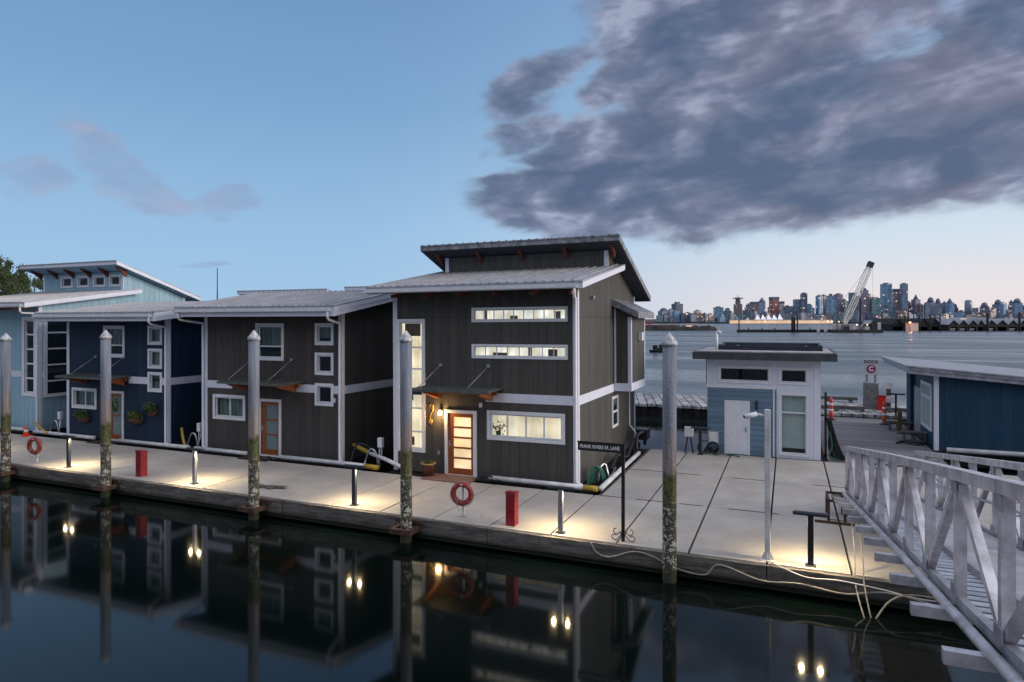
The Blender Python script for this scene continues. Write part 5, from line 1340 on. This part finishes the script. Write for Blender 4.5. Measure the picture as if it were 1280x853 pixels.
# nearer shore pieces ---------------------------------------------------------
M_rock = mat('breakwater_rock', (.06,.058,.06), .95, noise=(.15,.35), bump=(.8,1.0))
def strip(name, p0, p1, D, dd, zt, m, label, cat, rough=.6, n=26, z0=-1.2, kind=None):
    b = MB(); vs = []; fs = []
    for i in range(n+1):
        p = p0+(p1-p0)*i/n; h = zt*(1-rough*random.random()) if 0 < i < n else zt*.2
        a, c = atpx(p, D), atpx(p, D+dd); vs += [(*a,z0),(a[0]*1.002,a[1]*1.002,h),(c[0],c[1],h*1.05),(*c,z0)]
    for i in range(n):
        k = i*4; fs += [(k,k+4,k+5,k+1),(k+1,k+5,k+6,k+2),(k+2,k+6,k+7,k+3)]
    b.add(vs, fs); o = b.build(name, m, origin=(*atpx((p0+p1)/2, D), 0)); return tag(o, label, cat)
random.seed(13)
strip('rock_jetty', 806, 896, 420, 22, 3.0, M_rock, 'dark rocky jetty across the water right of the largest house', 'jetty', .45, 40)
x, y = atpx(828, 440)
par = thing('red_barge', (x, y, 0), 'long red moored barge behind the rocky jetty', 'barge')
def boxpx(name, p0, p1, D, dd, z0, z1, m, par=None):
    a, c, a2, c2 = atpx(p0, D), atpx(p1, D), atpx(p0, D+dd), atpx(p1, D+dd)
    b = MB(); b.hexa([(*a,z0),(*c,z0),(*c2,z0),(*a2,z0),(*a,z1),(*c,z1),(*c2,z1),(*a2,z1)]); return b.build(name, m, par, origin=(*atpx((p0+p1)/2, D), z0) if par is None else None)
M_redfar = mat('red_hull', (.30,.05,.045), .7, noise=(.5,.4)); M_darkfar = mat('dark_hull', (.02,.022,.028), .8, noise=(.3,.5))
M_whitefar = mat('white_cabin', (.42,.42,.46), .6, noise=(.6,.7)); M_greyfar = mat('grey_sheet_roof', (.30,.32,.38), .6, noise=(.06,.6))
boxpx('hull', 806, 848, 445, 10, -.6, 3.0, M_redfar, par); boxpx('deck_rail', 808, 846, 444.5, 1, 3.05, 3.6, M_whitefar, par); boxpx('deck_house', 808, 815, 447, 8, 3.02, 5.2, M_redfar, par)
par = thing('cargo_shed', (*atpx(862, 460), 0), 'low pale shed beyond the right end of the rocky jetty', 'shed'); boxpx('wall', 852, 872, 450, 12, 0, 2.6, TW['brown'], par); boxpx('roof', 851, 873, 449, 14, 2.62, 4.0, M_whitefar, par)
for p, D, lb, s in ((823, 118, 'small dark skiff on the water, just right of the largest house', 1), (829, 128, 'second small dark skiff farther out beside the first', .8)):
    x, y = atpx(p, D); par = thing('skiff', (x, y, WZ), lb, 'skiff', 'small dark skiffs on the water')
    b = MB(); L, w = 1.6*s, .6*s
    b.add([(x-L,y-w,WZ+.45),(x+L*.6,y-w,WZ+.45),(x+L*1.2,y,WZ+.6),(x+L*.6,y+w,WZ+.45),(x-L,y+w,WZ+.45),(x-L*.9,y-w*.6,WZ-.1),(x+L*.5,y-w*.6,WZ-.1),(x+L*.9,y,WZ-.05),(x+L*.5,y+w*.6,WZ-.1),(x-L*.9,y+w*.6,WZ-.1)],
          [(0,1,6,5),(1,2,7,6),(2,3,8,7),(3,4,9,8),(4,0,5,9),(5,6,7,8,9),(0,4,3,2,1)]); b.build('hull', M_darkfar, par)
    b = MB(); b.box(x-L*.6, x-L*.1, y-w*.5, y+w*.5, WZ+.5, WZ+1.1*s+.2); b.build('cabin', M_darkfar, par)
# floating breakwater and work barges in mid water
par = thing('log_boom', (*atpx(960, 352), 0), 'long low dark floating breakwater left of the work barge', 'breakwater'); boxpx('float', 921, 1062, 352, 6, -.8, .9, M_darkfar, par)
for i, p in enumerate((935, 952, 968, 1012)): boxpx('bollard', p, p+1.2, 352.2, 1, .92, 1.9, M_darkfar, par)
par = thing('work_barge', (*atpx(1070, 340), 0), 'crowded work barge with white deck houses, crane rising from it', 'barge')
boxpx('hull', 1038, 1104, 336, 16, -.9, 1.0, M_darkfar, par)
random.seed(31)
for i, p in enumerate((1021, 1030, 1040, 1047, 1055, 1062, 1072, 1081, 1090, 1097)):
    boxpx('deck_house', p, p+random.uniform(4,7), 339+random.uniform(0,6), 5, 1.02 if p > 1037 else -.4, random.uniform(2.6, 5.2), random.choice([M_whitefar, M_whitefar, TW['blue'], M_darkfar, TW['brown']]), par)
# crane
def crane():
    D = 350; B = Vector((*atpx(1056, D), 4.0)); Tt = Vector((*atpx(1089, D), zat(328.5, D)))
    par = thing('lattice_crane', (B.x, B.y, 1), 'tall pale lattice boom crane leaning right over the skyline', 'crane')
    ax = (Tt-B); L = ax.length; d_ = ax.normalized(); s = Vector((RTX, RTY, 0)); u = d_.cross(s).normalized(); s = u.cross(d_).normalized()
    b = MB(); w0 = 1.15
    def cpt(t, i): 
        w = w0*min(1, .35+t*5, .35+(1-t)*5); return B+ax*t+s*(w if i in (0,1) else -w)+u*(w if i in (0,3) else -w)
    N = 22
    for i in range(4):
        for k in range(N): b.bar(cpt(k/N,i), cpt((k+1)/N,i), .32, .32, up=u)
        for k in range(N): b.bar(cpt(k/N,i), cpt((k+1)/N,(i+1)%4), .15, .15, up=u)
    b.build('lattice_boom', mat('pale_crane_paint', (.80,.80,.74), .5, noise=(.6,.6)), par)
    b = MB(); b.bar(Tt-d_*1.2-s*1.4, Tt-d_*1.2+s*1.4, 2.0, 3.0, up=d_); b.build('boom_head', M_black, par)
    b = MB(); b.tube([Tt-d_*1+s*1.2, Vector((Tt.x+s.x*1.2, Tt.y+s.y*1.2, 10))], .05, 5); b.build('hoist_cable', M_dark, par)
    b = MB(); b.box(B.x-4, B.x+4, B.y-3, B.y+3, 1.0, 3.6); b.build('cab', TW['brown'], par)
    b = MB(); b.bar(B+Vector((-2,0,-.5)), B+Vector((-4,0,8)), .4, .4); b.tube([B+Vector((-4,0,8)), Tt], .07, 5); b.build('gantry', M_dark, par)
crane()
M_spile = mat('tarred_pile', (.018,.016,.018), .9)
def farpile(p, D, top, lb, r=.35, n='timber_pile'):
    x, y = atpx(p, D); b = MB(); b.tube([(x,y,-3),(x,y,zat(top,D))], r, 8); tag(b.build(n, M_spile, origin=(x,y,-1)), lb, 'pile', 'dark timber piles in mid water')
for a in ((923.8, 350, 399.5, 'thin dark pile at the left tip of the floating breakwater', .32), (990.5, 348, 395.5, 'left thick pile of the close pair on floating breakwater', .62), (993, 349, 396.5, 'middle thick pile on floating breakwater, touching its neighbour', .5), (996.8, 348, 394.5, 'right pile of the close group on floating breakwater', .36),
          (1075.3, 342, 372, 'tallest dark mast like pile on the work barge', .42), (1131, 380, 394, 'dark pile left of the dark sheds, by orange lamp glow', .42), (1149.5, 380, 393.5, 'dark pile between the dark sheds, second past the orange glow', .4), (1162.5, 380, 393, 'dark pile right of dark sheds, third past the orange glow', .4),
          (1175, 380, 393, 'dark pile at left end of the gabled boathouse row', .4), (1234.5, 395, 392, 'short thick dark pile above the middle boathouses', .7), (1274.3, 395, 391, 'short thick dark pile above the rightmost boathouses', .7)):
    farpile(a[0], a[1], a[2], a[3], a[4])
# boathouses
def boathouse(p, wpx, lb, D=405, top=400.3, open_=True, mroof=M_greyfar):
    a = Vector((*atpx(p-wpx/2, D), 0)); c = Vector((*atpx(p+wpx/2, D), 0)); r = (c-a); f = Vector((FWX, FWY, 0)); L = 26
    par = thing('boathouse', ((a.x+c.x)/2, (a.y+c.y)/2, 0), lb, 'boathouse', 'gabled boathouses along the far marina')
    hz = zat(top, D); ez = zat(405.6, D)
    b = MB(); t = .25; dk = M_darkfar
    P = lambda k, z, q=0: tuple(a+r*k+f*q+Vector((0,0,z)))
    b.add([P(0,-.5),P(.1,-.5),P(.1,ez*.55),P(.9,ez*.55),P(.9,-.5),P(1,-.5),P(1,ez),P(.5,hz),P(0,ez)], [(0,1,2,8),(2,3,6,7,8),(3,4,5,6)])
    b.add([P(0,-.5),P(0,ez),P(0,ez,L),P(0,-.5,L),P(1,-.5),P(1,ez),P(1,ez,L),P(1,-.5,L)], [(0,1,2,3),(4,5,6,7),(3,2,6,7)])
    b.build('wall', dk, par)
    b = MB(); b.add([P(-.03,ez-.15,-.5),P(.5,hz+.25,-.5),P(1.03,ez-.15,-.5),P(-.03,ez-.15,L),P(.5,hz+.25,L),P(1.03,ez-.15,L),P(-.03,ez-.4,-.5),P(.5,hz-.0,-.5),P(1.03,ez-.4,-.5)], [(0,1,4,3),(1,2,5,4),(0,6,7,1),(1,7,8,2)]); b.build('roof', mroof, par)
    if open_:
        b = MB(); q = lambda k, z, y: tuple(a+r*k+f*y+Vector((0,0,z)))
        b.add([q(.25,-.3,1),q(.75,-.3,1),q(.75,-.3,9),q(.25,-.3,9),q(.22,1.2,.3),q(.78,1.2,.3),q(.75,1.2,9),q(.25,1.2,9)], [(0,1,5,4),(1,2,6,5),(2,3,7,6),(3,0,4,7),(4,5,6,7)]); 
        b.add([q(.35,1.2,3),q(.65,1.2,3),q(.65,1.2,6),q(.35,1.2,6),q(.38,2.3,3.4),q(.62,2.3,3.4),q(.62,2.3,6),q(.38,2.3,6)], [(0,1,5,4),(1,2,6,5),(2,3,7,6),(3,0,4,7),(4,5,6,7)]); b.build('moored_hull', M_whitefar, par)
nm = ['first','second','third','fourth','fifth','sixth','seventh','eighth']
for i, (p, w, o) in enumerate(((1191.8,13,True),(1203.8,11.5,True),(1216,11,True),(1226,9,False),(1239,13,True),(1252.7,13.5,False),(1266,13,True),(1279,13,False))):
    boathouse(p, w, nm[i]+' gabled boathouse from the left in the row at right', open_=o)
for i, (p, w) in enumerate(((1122,14),(1155,12),(1169,12))):
    boathouse(p, w, ('dark shed left of the orange lamp glow','dark shed right of the orange glow, nearer to it','dark shed just before the gabled boathouse row')[i], D=412, top=398.5, open_=False, mroof=M_darkfar)
random.seed(17)
for p0, p1, D, z0, z1, lb in ((1079,1130,470,4,6.2,'long low grey sheet roof behind the work barge'), (1128,1190,480,4.5,7.5,'grey sheet roof behind the dark sheds'), (1186,1236,470,4.5,8.4,'grey sheet roof behind the left boathouses'), (1232,1300,475,4.5,7.6,'grey sheet roof behind the right boathouses')):
    par = thing('shed_roof', (*atpx((p0+p1)/2, D), 0), lb, 'long shed'); boxpx('wall', p0, p1, D+14, 12, 0, z1-.5, TW['grey'], par)
    a, c, a2, c2 = atpx(p0, D), atpx(p1, D), atpx(p0+1, D+32), atpx(p1-1, D+32)
    b = MB(); b.add([(*a,z0),(*c,z0),(*c2,z1),(*a2,z1),(*a,z0-.4),(*c,z0-.4)], [(0,1,2,3),(0,4,5,1)]); b.build('roof', M_greyfar, par)
x, y = atpx(1137.5, 398)
par = thing('flood_lamp', (x, y, 0), 'orange sodium lamp glowing between the dark sheds', 'lamp')
b = MB(); b.tube([(x,y,-.5),(x,y,4.5)], .1, 6); b.build('pole', M_dark, par)
b = MB(); b.lathe((x,y,4.4), [(.1,0),(.5,.2),(.5,.5),(.1,.7)], 10); b.build('lamp', mat('sodium_lamp', (1,.35,.1), .5, emit=((1,.34,.10), 12)), par)
point_lamp('sodium_light', (x-FWX, y-FWY, 4.2), 1500, (1,.32,.1), .5, parent=par)
par = thing('orange_wall_shed', (*atpx(1138, 404), 0), 'shed wall lit orange by the sodium lamp', 'shed'); boxpx('wall', 1130, 1148, 404, 8, -.5, 4.6, TW['cream'], par); boxpx('roof', 1129, 1149, 403.5, 9, 4.62, 5.0, M_darkfar, par)
boxpx_r = None
# warm shore lights, each a small lamp on a pole
random.seed(3)
for p, D, c, s in ((956,2500,(1,.2,.15),7),(1035,2500,(1,.35,.2),9),(1049,2500,(1,.6,.3),5),(1071,400,(1,.7,.4),4),(1084,400,(1,.5,.3),4),(1040,2520,(1,.7,.4),6)):
    x, y = atpx(p, D); z = 3 if D < 1000 else 5; r = D*.0009
    par = thing('shore_lamp', (x, y, 0), 'small warm shore lamp glowing among the far docks', 'lamp', 'shore lamps far across the water')
    b = MB(); b.tube([(x,y,-1),(x,y,z)], r*.3, 5); b.build('pole', M_dark, par); b = MB(); b.lathe((x,y,z), [(r*.2,0),(r,r*.6),(r,r*1.4),(r*.2,r*2)], 8); b.build('lamp', mat('shore_lamp_%d' % int(p), c, .5, emit=(c, s)), par)

# ------------------------------------------------------------------ trees behind the far left house
def tree(x, y, h, lb, kind='conifer', wd=2.6, seed=0, name='tall_tree'):
    random.seed(seed); par = thing(name, (x, y, 0), lb, 'tree')
    b = MB(); b.tube([(x,y,0),(x+.1,y,h*.5),(x,y,h*.97)], [.22,.14,.03], 7)
    limbs = []
    for i in range(26):
        z = h*(.12+.84*random.random()); t = random.uniform(0, 6.28); f = (1-(z/h))**.8 if kind == 'conifer' else math.sin(math.pi*min(.97,max(.05,(z/h-.08)/.92)))**.6
        L = wd*f*random.uniform(.6, 1.1)+.15; e = Vector((x+L*math.cos(t), y+L*math.sin(t), z+L*(.15 if kind == 'conifer' else .9))); b.tube([(x,y,z-.1), e], [.04,.015], 4); limbs.append((Vector((x,y,z)), e))
    b.build('trunk', M_bark, par)
    b = MB()
    for a_, e in limbs:
        for c in range(9):
            q = a_.lerp(e, random.uniform(.3, 1.05)); q += Vector([random.gauss(0, .14) for _ in range(3)])
            for k in range(34):
                p = q+Vector([random.gauss(0, .13), random.gauss(0, .13), random.gauss(0, .16)]); s = random.uniform(.05, .11)
                d1 = Vector([random.uniform(-1,1) for _ in range(3)]).normalized()*s; d2 = d1.orthogonal().normalized()*s*.6
                b.add([p-d1, p+d2, p+d1, p-d2], [(0,1,2,3)])
    b.parts = []
    b.build('crown', M_leaf2, par)
for i, (p, Dd, top, kd, w, lb) in enumerate(((-5,62,318,'conifer',1.0,'tree cut by the left edge behind the pale blue house'), (8,58,322,'conifer',.8,'tallest pointed tree behind the pale blue house roof'), (19,66,342,'conifer',.7,'short pointed tree between the two tallest ones'), (29,62,330,'conifer',.75,'slim pointed tree, second from the right of the clump'),
                                 (43,70,351,'poplar',.7,'low rounded tree at right of the clump'), (57,75,341,'poplar',1.1,'separate tree showing just left of the clerestory roof'))):
    x, y = atpx(p, Dd); tree(x, y, zat(top, Dd), lb, kd, w, 40+i)
x0, y0 = atpx(-60, 60); b = MB(); b.add([(-140,50,-.6),(-45,62,-.6),(-40,90,-.6),(-160,120,-.6),(-140,52,.3),(-46,63,.3),(-42,90,1.0),(-160,120,3)], [(4,5,6,7),(0,1,5,4),(1,2,6,5)])
struct('shore_bank', b, mat('grassy_bank', (.04,.05,.02), .95, noise=(.5,.4)))
